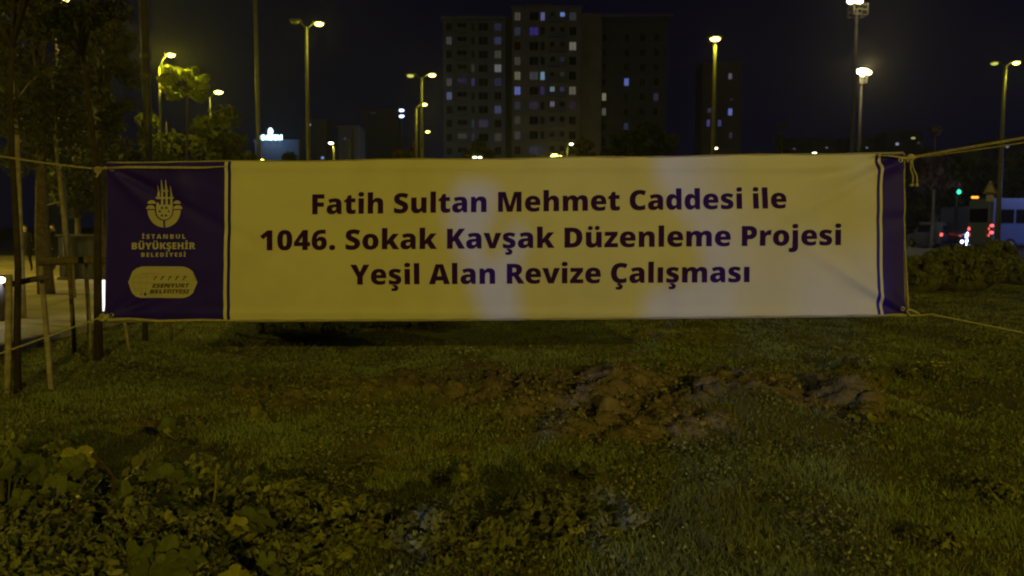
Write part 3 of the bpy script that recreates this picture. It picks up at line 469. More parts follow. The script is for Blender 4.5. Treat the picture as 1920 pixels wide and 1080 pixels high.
tag(mesh_obj('soil_clods', np_mesh('soil_clods', cv, cf, [M['dirt']])), 'crumbled brown clods of soil on the dug patch', kind='stuff')

# ------------------------------------------------------------------ banner
BD = 5.0
def edge_top(px): return 306 + (px - 203) * (289 - 308) / (1695 - 203) + 1.5 * math.sin((px - 203) / 1492 * math.pi) + 1.3 * math.sin((px - 203) / 1492 * math.pi * 9 + .6) * math.sin((px - 203) / 1492 * math.pi) ** .5 * (1 if 203 <= px <= 1695 else 0) if 203 <= px <= 1695 else 306 + (px - 203) * (289 - 308) / (1695 - 203)
def edge_bot(px): return 601 + (px - 198) * (589 - 601) / (1697 - 198) + 2.5 * math.sin((px - 198) / 1499 * math.pi)
def bx(px, v):   # slightly slanted side edges
    l = 203 - 5 * v; r = 1695 + 2 * v
    return l + (px - 200) / (1696 - 200) * (r - l)
def fold(cx, cy, ang, L, w, amp, px, py):
    c, s = math.cos(ang), math.sin(ang)
    u = ((px - cx) * c + (py - cy) * s); q = (-(px - cx) * s + (py - cy) * c)
    if u < -20: return 0.0
    ww = w * (1 + max(u, 0) / L)
    return amp * math.exp(-(q / ww) ** 2) * math.exp(-(max(u, 0) / L) ** 2) * min(1, (u + 20) / 30)
FOLDS = [(205, 312, R(28), 260, 6, -.012), (200, 598, R(-24), 240, 6, -.010), (1695, 292, R(152), 240, 7, .012), (1697, 587, R(214), 200, 6, .012), (330, 300, R(80), 160, 16, .006), (700, 296, R(95), 150, 22, .006), (1150, 292, R(86), 150, 24, -.006), (1400, 291, R(100), 140, 20, .006), (820, 600, R(-85), 120, 18, .005), (1250, 595, R(-98), 120, 18, -.005), (205, 312, R(14), 150, 7, .010), (205, 312, R(45), 120, 8, .012), (200, 598, R(-35), 130, 8, .012), (200, 598, R(-12), 200, 7, .008),
         (1695, 292, R(166), 260, 9, -.014), (1695, 292, R(140), 120, 8, .010), (1697, 587, R(200), 120, 8, -.010), (1697, 587, R(230), 90, 7, .010),
         (1696, 410, R(175), 70, 10, -.008), (430, 300, R(88), 200, 40, .004)]
def disp(px, py):
    v = (py - 296) / 302
    u = (px - 200) / 1496
    d = 0.020 * math.sin(math.pi * min(max(u, 0), 1)) * math.sin(math.pi * min(max(v, 0), 1))
    d += 0.0035 * math.sin(px / 61 + 0.8 * v) * (1 - 0.5 * v) + 0.0025 * math.sin(px / 23.0 + 2 * v) * math.exp(-((v) / 0.12) ** 2) + 0.002 * math.sin(px / 140 + 3 * v)
    d += 0.004 * math.sin(v * 9 + px / 330)
    for f in FOLDS: d += 1.6 * fold(*f, px, py)
    # roll of the hems
    d += 0.010 * math.exp(-((v - 0.055) / 0.028) ** 2) + 0.008 * math.exp(-((v - 0.965) / 0.022) ** 2)
    return d
def onb(px, py, off=0.0):
    p = at(px, py, BD)
    p.y += -disp(px, py) - off
    return p
bn = root('banner', 'long white and navy cloth banner with three lines of bold lettering strung between ropes', 'banner', (0, BD, 0))
def local(p): return p - Vector((0, BD, 0))
stripes = [(200, 421, 1), (421, 427, 0), (427, 433, 1), (433, 1643, 0), (1643, 1649, 1), (1649, 1654, 0), (1654, 1696, 1)]
us = []; sm = []
for a, b_, m in stripes:
    k = max(1, int((b_ - a) / 6))
    for q in range(k): us.append(a + (b_ - a) * q / k); sm.append(m)
us.append(1696)
vsn = 60
vs = []; fs = []; mi = []
for j in range(vsn + 1):
    v = j / vsn
    for u in us:
        px = bx(u, v); py = edge_top(px) * (1 - v) + edge_bot(px) * v
        vs.append(local(onb(px, py))[:])
w_ = len(us)
for j in range(vsn):
    for i_ in range(w_ - 1):
        fs.append((j * w_ + i_, (j + 1) * w_ + i_, (j + 1) * w_ + i_ + 1, j * w_ + i_ + 1)); mi.append(sm[i_])
mesh_obj('cloth', np_mesh('cloth', vs, fs, [M['cloth_white'], M['cloth_navy']], smooth=True, mat_index=mi), bn)

GLY = json.loads(GLYPHS)
def text_curve(t, track=0):
    c = bpy.data.curves.new('lettering', 'CURVE'); c.dimensions = '2D'; c.fill_mode = 'BOTH'; x = 0; x0 = None; x1 = 0
    for ch in t:
        ad, Cs = GLY[ch]
        for f in Cs:
            sp = c.splines.new('POLY'); k = len(f) // 2; sp.points.add(k - 1); sp.use_cyclic_u = True
            for q in range(k): sp.points[q].co = (x + f[2 * q], f[2 * q + 1], 0, 1)
            xs = f[0::2]
            x0 = x + min(xs) if x0 is None else min(x0, x + min(xs)); x1 = max(x1, x + max(xs))
        x += ad + track
    return c, x0, x1
def curve_to_arrays(c):
    o = bpy.data.objects.new('tmp', c); COL.objects.link(o)
    dg = bpy.context.evaluated_depsgraph_get()
    me = o.evaluated_get(dg).to_mesh()
    vs = [v.co.copy() for v in me.vertices]; fs = [tuple(p.vertices) for p in me.polygons]
    o.evaluated_get(dg).to_mesh_clear()
    bpy.data.objects.remove(o); bpy.data.curves.remove(c)
    return vs, fs
def lettering(t, xa, xb, base_a, base_b, cap, mat, off=0.003, track=0, slant=0.0, name='lettering', parent=bn, fn=None):
    """t printed from pixel xa to xb on a baseline from base_a to base_b, capitals cap pixels high"""
    c, x0, x1 = text_curve(t, track)
    vs, fs = curve_to_arrays(c)
    out = []
    for v in vs:
        u = (v.x - x0) / (x1 - x0)
        px = xa + u * (xb - xa) + slant * v.y / 714 * cap
        py = base_a + u * (base_b - base_a) - v.y / 714 * cap
        out.append(local(onb(px, py, off)) if fn is None else fn(px, py))
    me = bpy.data.meshes.new(name); me.from_pydata([tuple(v) for v in out], [], fs); me.materials.append(mat)
    me.update(); return mesh_obj(name, me, parent)
lettering('Fatih Sultan Mehmet Caddesi ile', 586, 1474, 402, 390.5, 37.5, M['print_ink'])
lettering('1046. Sokak Kavşak Düzenleme Projesi', 489, 1576, 469.5, 459.5, 37.5, M['print_ink'])
lettering('Yeşil Alan Revize Çalışması', 658, 1405, 533.5, 529, 37.5, M['print_ink'])
lettering('İSTANBUL', 266, 349, 447.5, 447.5, 8.2, M['print_pale'], track=190, name='emblem_text')
lettering('BÜYÜKŞEHİR', 247, 368, 467.5, 467, 12.5, M['print_pale'], name='emblem_text')
lettering('BELEDİYESİ', 265, 350, 481.5, 481, 7.6, M['print_pale'], track=150, name='emblem_text')

def print_shape(polys, mat, off, name='emblem'):
    mb = MB()
    for P in polys:
        # thin triangulated polygon laid on the cloth
        bm = bmesh.new()
        vs = [bm.verts.new((x, y, 0)) for x, y in P]
        f = bm.faces.new(vs); bmesh.ops.triangulate(bm, faces=[f]); bm.verts.index_update()
        mb.add([local(onb(v.co.x, v.co.y, off)) for v in bm.verts], [[v.index for v in f.verts] for f in bm.faces]); bm.free()
    me = bpy.data.meshes.new(name); me.from_pydata(mb.v, [], mb.f); me.materials.append(mat); me.update()
    return mesh_obj(name, me, bn)
def ez(P): return [(260 + x / 10.8, 330 + y / 10.8) for x, y in P]
def arc(cx, cy, rx, ry, a0, a1, k=14): return [(cx + rx * math.cos(R(a0 + (a1 - a0) * q / k)), cy + ry * math.sin(R(a0 + (a1 - a0) * q / k))) for q in range(k + 1)]
pol = []
for cx, ty in ((390, 190), (482, 78), (572, 78), (664, 205)):
    pol.append(ez([(cx - 5, ty), (cx + 5, ty), (cx + 15, ty + 110), (cx + 24, ty + 170), (cx + 24, 600), (cx - 24, 600), (cx - 24, ty + 170), (cx - 15, ty + 110)]))
pol.append(ez([(436, 283), (618, 283), (608, 320), (446, 320)]))
pol.append(ez([(338, 424), (718, 424), (690, 466), (366, 466)]))
pol.append(ez([(366, 580)] + [(690, 580), (690, 700)] + arc(528, 705, 162, 180, 0, 180, 18)[1:] + [(366, 700)]))
for sx in (1, -1):
    f_ = lambda P: [(524 + sx * (x - 524), y) for x, y in P]
    pol.append(ez(f_([(195, 560)] + arc(275, 560, 80, 68, 180, 360, 10)[1:])))
    pol.append(ez(f_([(165, 668)] + arc(255, 668, 92, 78, 180, 360, 10)[1:])))
    pol.append(ez(f_([(195, 690), (335, 690), (338, 720)] + arc(520, 705, 182, 200, 175, 95, 14) + [(504, 906), (504, 1042)] + arc(520, 705, 330, 337, 92, 180, 18))))
print_shape(pol, M['print_pale'], 0.003)
tri = []
for cx, cy in ((482, 650), (568, 650), (438, 722), (525, 722), (610, 722), (482, 805), (562, 805)):
    tri.append(ez([(cx, cy - 42), (cx + 34, cy + 12), (cx - 34, cy + 12)]))
for cx, w2, a, b_ in ((436, 17, 480, 575), (526, 19, 480, 550), (616, 17, 480, 575), (436, 17, 335, 415), (526, 19, 328, 415), (616, 17, 335, 415)):
    tri.append(ez([(cx, a - 12), (cx + w2, a + 8), (cx + w2, b_ - 8), (cx, b_ + 6), (cx - w2, b_ - 8), (cx - w2, a + 8)]))
print_shape(tri, M['cloth_navy'], 0.0042)
# badge of the district
bc = (306, 529)
pill = arc(270, 529, 29, 29.5, 90, 270, 18) + arc(342, 529, 29, 29.5, -90, 90, 18)
slices = []
for k in range(16):
    xa, xb = 241 + 130 * k / 16, 241 + 130 * (k + 1) / 16
    hh = lambda x: 29.5 * math.sqrt(max(0.0, 1 - (max(0, 270 - x, x - 342) / 29) ** 2))
    for q in range(-2, 2): slices.append([(xa, 529 + hh(xa) * q / 2), (xb, 529 + hh(xb) * q / 2 + .001), (xb, 529 + hh(xb) * (q + 1) / 2 + .002), (xa, 529 + hh(xa) * (q + 1) / 2 + .003)])
print_shape(slices, M['print_pale'], 0.003, 'badge')
lettering('ESENYURT', 288, 354, 539, 539, 7.8, M['print_grey'], off=0.009, slant=0.3, name='badge_text')
lettering('BELEDIYESI', 283, 355, 550, 550, 7.6, M['print_grey'], off=0.009, slant=0.3, name='badge_text')
def stroke(P, w):
    q = []
    for k in range(len(P)):
        a = Vector(P[max(k - 1, 0)]); b_ = Vector(P[min(k + 1, len(P) - 1)]); t = (b_ - a).normalized(); nn = Vector((-t.y, t.x)) * w / 2
        q.append((Vector(P[k]) + nn, Vector(P[k]) - nn))
    return [tuple(a) for a, b_ in q] + [tuple(b_) for a, b_ in q[::-1]]
st = [stroke(arc(276, 530, 28, 18, 100, 300, 16), 0.9), stroke([(248, 530), (289, 530)], 1.0), stroke([(254, 520), (290, 519)], 0.7), stroke([(253, 541), (282, 542)], 0.7),
      stroke(arc(276, 530, 13, 18, 100, 260, 12), 0.7), stroke([(276, 512), (276, 548)], 0.7), stroke(arc(290, 530, 26, 18, 230, 300, 8), 1.1)]
print_shape(st, M['print_soft'], 0.006, 'badge_globe')
bird = []
for k in range(5):
    x0 = 290 + k * 13.5; bird.append(stroke([(x0, 525), (x0 + 3, 520.5), (x0 + 7, 517.5)], 1.8)); bird.append(stroke([(x0 + 1, 518), (x0 + 5, 519)], 1.2))
print_shape(bird, M['print_grey'], 0.006, 'badge_birds')

# hem tubes along the top and bottom edges, and side hem
def edge_tube(name, fn, x0, x1, rad, mat, n=60, yo=0, off=0.0):
    pts = [local(onb(x0 + (x1 - x0) * q / n, fn(x0 + (x1 - x0) * q / n) + yo, off)) for q in range(n + 1)]
    return MB().tube(pts, [rad * (1 + 0.12 * math.sin(q * 1.7)) for q in range(n + 1)], 8).obj(name, mat, bn, True)
edge_tube('bottom_hem', edge_bot, 199, 1697, 0.0105, M['cloth_back'], yo=1.2, off=-0.006)
edge_tube('top_hem', edge_top, 203, 1695, 0.0075, M['cloth_back'], yo=-0.5, off=-0.006)
for px0, px1, nm in ((203, 198, 'side_hem'), (1695, 1697.5, 'side_hem')):
    pts = [local(onb(px0 + (px1 - px0) * q / 20, (edge_top(px0) * (20 - q) + edge_bot(px1) * q) / 20, -0.004)) for q in range(21)]
    MB().tube(pts, 0.007, 8).obj(nm, M['cloth_back'] if px0 > 1000 else M['cloth_navy'], bn, True)
eye = MB()
for px, py in ((214, 318), (212, 590), (1686, 301), (1688, 578)):
    c = local(onb(px, py, 0.004)); pts = [c + Vector((math.cos(a) * .011, 0, math.sin(a) * .011)) for a in np.linspace(0, 2 * math.pi, 13)]
    MB().tube(pts, 0.0032, 6, cap=False).obj('eyelet', M['rim'], bn, True)

# ropes
def sag(a, b_, s, n=24, wob=0.0):
    return [a.lerp(b_, t / n) + Vector((0, 0, -s * 4 * (t / n) * (1 - t / n) + wob * math.sin(t * 2.1))) for t in range(n + 1)]
def twisted(pts, rad, strands=2):
    mb = MB()
    for s in range(strands):
        q = []
        for k, p in enumerate(pts):
            a = k * 1.1 + s * 2 * math.pi / strands
            q.append(p + Vector((0.2 * math.cos(a), 0.7 * math.cos(a), math.sin(a))) * rad * 0.55)
        mb.tube(q, rad * 0.7, 6)
    return mb
def fine(pts, k=6):
    out = []
    for a, b_ in zip(pts[:-1], pts[1:]): out += [a.lerp(b_, q / k) for q in range(k)]
    return out + [pts[-1]]
def knot(mb, c, r):
    for k in range(3):
        A = random.uniform(0, 6.28); pts = []
        for q in range(15):
            t = q / 14 * 2 * math.pi
            pts.append(c + Vector((math.cos(t) * r * 1.25, math.sin(A) * r * 0.5 * math.sin(t), math.sin(t) * r * (0.8 + 0.2 * k))) + Vector((random.uniform(-1, 1), random.uniform(-1, 1), random.uniform(-1, 1))) * r * 0.12)
        mb.tube(pts, r * 0.42, 6)
tl = onb(206, 316, 0.006); bl = onb(202, 594, 0.006); tr = onb(1693, 297, 0.006); br = onb(1696, 583, 0.006)
rp = twisted(fine(sag(at(-150, 262, 5.5), at(176, 316, 5.03), 0.02)), 0.0062)
knot(rp, at(184, 319, 5.0), 0.015); rp.tube([at(176, 316, 5.03), at(184, 319, 5.0), at(196, 315, 4.99), tl], 0.009, 6)
rp.tube([at(186, 322, 4.99), at(181, 332, 4.98), at(178, 330, 4.98)], [0.006, 0.006, 0.004], 6)
rp.tube([tl, at(240, 313.5, 4.97), at(300, 314, 4.965), at(380, 314.5, 4.965), at(425, 312, 4.97)], [0.008, 0.009, 0.009, 0.008, 0.003], 8)
tag(rp.obj('rope', M['rope'], None, True), 'pale rope from the top left corner of the banner running off upwards left', 'rope', 'ropes holding the banner')
rp = twisted(fine(sag(at(-120, 706, 4.4), at(186, 596, 4.98), 0.0)), 0.0050)
knot(rp, at(193, 594, 4.98), 0.014); rp.tube([at(183, 597, 4.97), at(193, 600, 4.97), at(204, 590, 4.97), bl], [0.010, 0.014, 0.012, 0.007], 6)
rp.tube([bl, at(206, 600, 4.965), at(245, 598, 4.965), at(300, 602, 4.962), at(380, 600, 4.962), at(440, 601, 4.97)], [0.012, 0.013, 0.010, 0.009, 0.009, 0.004], 8)
tag(rp.obj('rope', M['rope'], None, True), 'thin pale rope sloping down from the bottom left corner of the banner past the stakes', 'rope', 'ropes holding the banner')
rp = twisted(fine(sag(at(1716, 294, 4.99), at(2050, 236, 4.5), 0.0)), 0.0080)
rp.tube(sag(at(1716, 296, 5.0), at(2050, 246, 4.55), 0.006), 0.0045, 6)
knot(rp, at(1706, 297, 4.99), 0.018); rp.tube([at(1716, 294, 4.99), at(1706, 296, 4.985), tr, at(1670, 292, 4.97), at(1640, 291, 4.975)], [0.011, 0.013, 0.009, 0.006, 0.002], 6)
for q in ([(1708, 300), (1707, 318), (1712, 330), (1711, 344)], [(1710, 300), (1712, 315), (1719, 330), (1719, 346)]):
    rp.tube([at(a, b_, 4.98 - .005 * k) for k, (a, b_) in enumerate(q)], [0.0055, 0.005, 0.005, 0.0065], 6)
rp.ball(at(1709, 347, 4.97), 0.014, sub=1, jit=.2); rp.ball(at(1718, 347, 4.97), 0.015, sub=1, jit=.2)
tag(rp.obj('rope', M['rope'], None, True), 'thick doubled rope rising from the top right corner of the banner with loose knotted ends', 'rope', 'ropes holding the banner')
rp = twisted(fine(sag(at(1745, 589, 5.0), at(2050, 650, 5.6), 0.0)), 0.0050)
rp.tube([br, at(1703, 580, 4.985), at(1716, 584, 4.985), at(1727, 592, 4.98)], [0.010, 0.011, 0.008, 0.006], 6)
rp.tube([br, at(1706, 592, 4.98), at(1727, 591, 4.98), at(1745, 589, 5.0)], [0.008, 0.007, 0.005, 0.005], 6)
rp.tube([onb(1697, 470, 0.004), onb(1700, 540, 0.004), at(1702, 578, 4.985)], [0.004, 0.007, 0.010], 6)
tag(rp.obj('rope', M['rope'], None, True), 'thin rope stretched down right from the bottom right corner of the banner', 'rope', 'ropes holding the banner')
# ------------------------------------------------------------------ street lamps
def pole_h(p): return p.z
def street_lamp(label, px, py, D, heads, rad=0.075, mat='steel', e=85, col=GREENISH, group='street lamps along the road', lens='lens_sodium', size=0.28, extra=None, base=True):
    """pole whose top stands at px, py; heads: (dx pixel, dy pixel, lit) relative to the pole top"""
    top = at(px, py, D)
    r_ = root('street_lamp', label, 'street lamp', (top.x, top.y, 0), 0, group)
    H = top.z
    MB().tube([(0, 0, 0), (0, 0, H * 0.35), (0, 0, H)], [rad * 1.5, rad * 1.15, rad * 0.75], 10).obj('pole', M[mat], r_, True)
    if base: MB().box((0, 0, 0.05), (0.4, 0.4, 0.1), bev=.01).obj('base_plate', M[mat], r_)
    for dx, dy, lit in heads:
        hx = dx * D / F; hz = -dy * D / F
        s = 1 if hx >= 0 else -1
        c = Vector((hx, 0, H + hz))
        if abs(hx) > 0.12: MB().tube([(0, 0, H - 0.12), (hx * 0.4, 0, H + hz * 0.75), (hx - s * size * 0.4, 0, H + hz + 0.05)], [rad * .4, rad * .35, rad * .3], 8).obj('arm', M['steel_dark'], r_, True)
        hd = MB().box(c + Vector((-s * 0.02, 0, 0.065)), (size * 1.7, size * 0.75, 0.10), bev=0.03).obj('lamp_head', M['steel_dark'], r_)
        le = MB().ball(c, size * 0.5, sub=2, sq=(1.2, 0.9, 0.62)).obj('lens', M[lens if lit == 1 else 'lens_dim' if lit == 2 else 'lens_off'], hd, True)
        if lit == 1:
            light('lamp_light', 'POINT', (c.x, -0.05, c.z - 0.28), e, col, r_, radius=0.12)
    return r_
street_lamp('tall street lamp with a lit right head and a dark left head near the trees', 574, 50, 33, [(24, -5, 1), (-20, -8, 0)], 0.075, size=.30)
street_lamp('double headed street lamp left of the apartment tower, bright right head and faint left head', 790, 145, 44, [(20, -4, 1), (-20, -3, 2)], 0.085, size=.33)
street_lamp('shorter street lamp just beside the double headed one, single white glowing head', 780, 201, 55, [(15, -5, 1)], 0.10, size=.36)
street_lamp('distant street lamp with a small yellow green head low beside the paired lamps', 792, 250, 75, [(10, -3, 1)], 0.09, size=.30, lens='lens_yellow', e=120)
street_lamp('lone straight street lamp right of the tower with one yellow head on its very top', 1341, 78, 36, [(0, -5, 1)], 0.10, size=.38)
street_lamp('low distant lamp at the foot of the lone straight street lamp above the banner edge', 1336, 284, 86, [(5, -6, 1)], 0.13, size=.42, lens='lens_white', e=120)
street_lamp('T shaped street lamp at the far right above the parked bus, right head lit', 1885, 121, 41, [(20, -3, 1), (-20, -2, 2)], 0.095, size=.30)
street_lamp('street lamp glowing over the lit yellow green tree crown', 298, 125, 39, [(23, -21, 1)], 0.06, size=.32, e=900)
street_lamp('street lamp right of the lit tree crown with its pole rising from dark bushes', 393, 182, 50, [(17, -9, 1), (-15, 0, 0)], 0.07, size=.42, e=120, lens='lens_yellow')
street_lamp('small distant white lamp left of the low grey building', 626, 275, 80, [(-5, -7, 1)], 0.11, size=.42, lens='lens_white', e=100)
street_lamp('unlit thin yellowish pole in front of the low grey building', 656, 262, 80, [(0, 0, 0)], 0.11, size=.25)
street_lamp('small round white lamp in front of the foot of the apartment tower', 1063, 276, 84, [(8, -6, 1)], 0.10, size=.36, lens='lens_white', e=80)
street_lamp('intense yellow lamp just above the banner in front of the apartment tower', 1040, 296, 100, [(0, -3, 1)], 0.12, size=.85, lens='lens_yellow', e=700)
street_lamp('faint small lamp touching the right side of the intense yellow lamp', 1051, 296, 104, [(0, -3, 1)], 0.1, size=.34, lens='lens_yellow', e=60)
street_lamp('left of the twin white lamps just above the banner edge', 890, 298, 95, [(0, -3, 1)], 0.1, size=.40, lens='lens_white', e=60)
street_lamp('right of the twin white lamps just above the banner edge', 900, 298, 95, [(0, -3, 1)], 0.1, size=.40, lens='lens_white', e=60)
street_lamp('tiny lamp barely clearing the banner top right of the tower', 1204, 295, 95, [(0, -2, 1)], 0.1, size=.30, lens='lens_white', e=40)
street_lamp('small bright lamp above the banner top towards its right end', 1527, 290, 90, [(0, -3, 1)], 0.1, size=.40, lens='lens_white', e=80)
street_lamp('tiny yellow lamp under the glowing rooftop sign', 491, 303, 90, [(0, -3, 1)], 0.1, size=.34, lens='lens_yellow', e=50)
street_lamp('lamp with an orange glow above the trees at the top left', 104, 4, 24, [(16, -4, 1)], 0.06, size=.30, col=(1, .6, .08), e=120)

def plain_pole(label, px, py, D, rad, mat, bands=()):
    t = at(px, py, D); r_ = root('utility_pole', label, 'pole', (t.x, t.y, 0))
    MB().tube([(0, 0, 0), (0, 0, t.z * .5), (0, 0, t.z)], [rad * 1.25, rad * 1.1, rad], 12).obj('shaft', M[mat], r_, True)
    for b_ in bands:
        z = at(px, b_, D).z
        MB().tube([(0, 0, z - .06), (0, 0, z + .06)], rad * 1.35, 12).obj('band', M['steel'], r_, True)
    return r_
plain_pole('thick dark utility pole with clamp bands in front of the left trees', 265, -120, 17, 0.078, 'steel_dark', (105, 143))
plain_pole('tall thin pale pole passing out of the top of the picture beside the rooftop sign', 477, -60, 34, 0.075, 'steel')
MB_ = plain_pole('slim short grey pole just left of the rooftop sign', 486, 222, 70, 0.05, 'steel')

def high_mast(label, px, py, D, cage, lamps, e, fr=(0, 10, 26)):
    """floodlight mast: cage = (x0,y0,x1,y1) pixels of the frame, lamps = pixel positions"""
    t = at(px, py, D); r_ = root('floodlight_mast', label, 'floodlight mast', (t.x, t.y, 0), 0, 'high floodlight masts')
    MB().tube([(0, 0, 0), (0, 0, t.z)], [0.30, 0.13], 12).obj('pole', M['steel_dark'], r_, True)
    x0, y0, x1, y1 = cage
    A = at(x0, y0, D) - Vector((t.x, t.y, 0)); B_ = at(x1, y1, D) - Vector((t.x, t.y, 0)); d = (B_.x - A.x)
    cx = (A.x + B_.x) / 2
    mb = MB()
    for zz in (A.z, (A.z + B_.z) / 2, B_.z):
        for sy in (-1, 1):
            mb.box((cx, sy * d / 2, zz), (d + .1, 0.09, 0.09)); mb.box((cx + sy * d / 2, 0, zz + .003), (0.09, d - .1, 0.085))
    for sx in (-1, 1):
        for sy in (-1, 1): mb.box((cx + sx * d / 2, sy * d / 2, (A.z + B_.z) / 2), (0.094, 0.094, abs(A.z - B_.z) + .12))
    mb.obj('cage', M['steel'], r_)
    for k, (lx, ly) in enumerate(lamps):
        c = at(lx, ly, D - .6) - Vector((t.x, t.y, 0))
        hd = MB().box(c + Vector((0, .28, 0.05)), (.62, .25, .5), bev=.05).obj('floodlight', M['steel_dark'], r_)
        MB().ball(c, .30, sub=2, sq=(1.1, .5, .85)).obj('lens', M['lens_mast'], hd, True)
    c = at(lamps[0][0], lamps[0][1], D - 1.6) - Vector((t.x, t.y, 0))
    c = Vector((cx, -1.8, (A.z + .9)))
    light('mast_light', 'POINT', c, e, (1, .80, .30), r_, radius=.3)
    return r_
M['lens_mast'] = glow('lit floodlight lens', (1.0, 0.86, 0.45), 16)
high_mast('tallest floodlight mast at the top edge with a square cage under its two lamps', 1607, 10, 73, (1596, 11, 1621, 30), [(1595, 2), (1611, 2)], 400)
high_mast('floodlight mast with a blazing cluster of lamps right of the lone street lamp', 1615, 150, 95, (1610, 146, 1622, 156), [(1609, 134), (1616, 132), (1623, 133), (1629, 136), (1617, 139)], 1300)
t = at(753, 205, 160); r_ = root('floodlight_mast', 'far mast carrying two small white lamps one above the other', 'floodlight mast', (t.x, t.y, 0), 0, 'high floodlight masts')
MB().tube([(0, 0, 0), (0, 0, t.z)], [0.2, 0.1], 8).obj('pole', M['steel_dark'], r_, True)
for py in (207, 218):
    c = at(753, py, 160) - Vector((t.x, t.y, 0))
    hd = MB().box(c + Vector((0, .2, .05)), (1.0, .3, .4), bev=.05).obj('floodlight', M['steel_dark'], r_); MB().ball(c, .42, sub=2, sq=(1.15, .4, .6)).obj('lens', M['lens_cool'], hd, True)

# ------------------------------------------------------------------ unseen lamps behind the camera, several added, and plates that shade the banner
def unseen_lamp(label, x, y, z, e, col, lens, aim=None, cone=16, soft=.45):
    r_ = root('street_lamp', label, 'street lamp', (x, y, 0))
    MB().tube([(0, 0, 0), (0, 0, z + .3)], [0.12, 0.07], 10).obj('pole', M['steel'], r_, True)
    MB().tube([(0, 0, z + .2), (0, .7, z + .35)], .04, 8).obj('arm', M['steel'], r_, True)
    hd = MB().box((0, .95, z + .36), (.3, .6, .12), bev=.03).obj('lamp_head', M['steel_dark'], r_)
    MB().ball((0, .95, z + .28), .14, sub=2, sq=(1, 1.4, .5)).obj('lens', M[lens], hd, True)
    if aim is not None: light('lamp_light', 'SPOT', (0, .95, z), e, col, r_, radius=.13, spot=R(cone), blend=soft, aim=Vector(aim) - Vector((x, y + .95, z)))
    else: light('lamp_light', 'POINT', (0, .95, z), e, col, r_, radius=.10)
    return r_
unseen_lamp('sodium street lamp behind the camera that lights the banner', 7.0, -33, 7.6, 15800, (1.0, 0.715, 0.050), 'lens_sodium')
unseen_lamp('added sodium lamp out of view on the left to light the lawn', -7.6, -12.0, 8.5, 90, (1.0, 0.78, 0.05), 'lens_sodium')  # added out of view, to lift the lawn on the left
unseen_lamp('added sodium lamp behind the camera that brightens the right of the lawn', 15.0, -13.0, 7.5, 2300, (1.0, 0.80, 0.05), 'lens_sodium')  # extra lamp put in to brighten the right side of the lawn
COOL = Vector((-9.0, -22, 3.3))
unseen_lamp('cool white LED lamp behind the camera on the left', COOL.x, COOL.y - .95, COOL.z, 6200, (0.02, 0.20, 1.0), 'lens_cool', aim=at(1060, 450, BD), cone=11, soft=.6)
def shade_from(px, py, frac):
    """point on the line from the LED lamp to a place on the banner, frac of the way from the banner"""
    return at(px, py, BD).lerp(COOL, frac)
unseen_lamp('added cool fill lamp far behind the camera on the right', 9.0, -40, 9.0, 500, (.08, .22, 1.0), 'lens_cool')  # added fill: spreads faint blue over the whole banner
unseen_lamp('added narrow cool fill light far behind the camera', 11.5, -41, 9.5, 3000, (.08, .22, 1.0), 'lens_cool', aim=at(1290, 430, BD), cone=4.4, soft=1.0)  # added fill: more blue on the right middle of the banner
tb = root('tree', 'added trunk shaped plate behind the camera that shades the banner', 'tree', (0, 0, 0))  # unseen plate, outline shaped so the cool light falls in forked patches
FR = 0.37
def plate(name, P, frac, parent, thick, mat):
    mb = MB(); n_ = len(P)
    a = [shade_from(x, y, frac) for x, y in P]; dirv = (COOL - at(1000, 450, BD)).normalized() * thick
    vs = a + [p + dirv for p in a]
    return mb.add(vs, [tuple(range(n_))[::-1], tuple(range(n_, 2 * n_))] + [(i, (i + 1) % n_, n_ + (i + 1) % n_, n_ + i) for i in range(n_)]).obj(name, mat, parent)
plate('trunk', [(978, 1300), (976, 600), (968, 540), (975, 500), (990, 450), (985, 425), (965, 415), (955, 440), (945, 480), (925, 492), (905, 478), (912, 440), (925, 415), (935, 370), (938, 352), (915, 345), (855, 336), (850, 240), (850, 100),
                (1230, 60), (1228, 330), (1240, 360), (1262, 385), (1290, 420), (1312, 470), (1318, 505), (1300, 525), (1250, 538), (1212, 545), (1204, 600), (1200, 1300)], FR, tb, 0.18, M['bark'])
tc_ = root('tree', 'added plate behind the camera shading the right end of the banner', 'tree', (0, 0, 0))  # second added plate, keeps cool light off the right strip
plate('trunk', [(1648, 1300), (1652, 600), (1660, 430), (1640, 300), (1620, 100), (1900, 100), (1880, 400), (1890, 1300)], FR, tc_, 0.18, M['bark'])
cb = root('light_blocker', 'added unseen cabinet behind the camera', 'blocker', (0, 0, 0))  # added to keep cool light off the left half of the banner
plate('blocker_plate', [(150, 1300), (150, 100), (893, 100), (880, 330), (862, 350), (840, 400), (856, 450), (872, 492), (888, 540), (905, 590), (915, 640), (925, 1300)], FR + .03, cb, 0.45, M['steel'])
sb_ = root('sapling', 'added leafy screen behind the camera that softens the cool light', 'tree', (0, 0, 0))  # leaves added to dapple the cool light towards the right
q = [shade_from(1440, 1500, .62), shade_from(1440, 700, .62), shade_from(1430, 300, .62)]
MB().tube(q, [.05, .035, .02], 8).obj('trunk', M['bark'], sb_)
LEAF_SCREEN = sb_

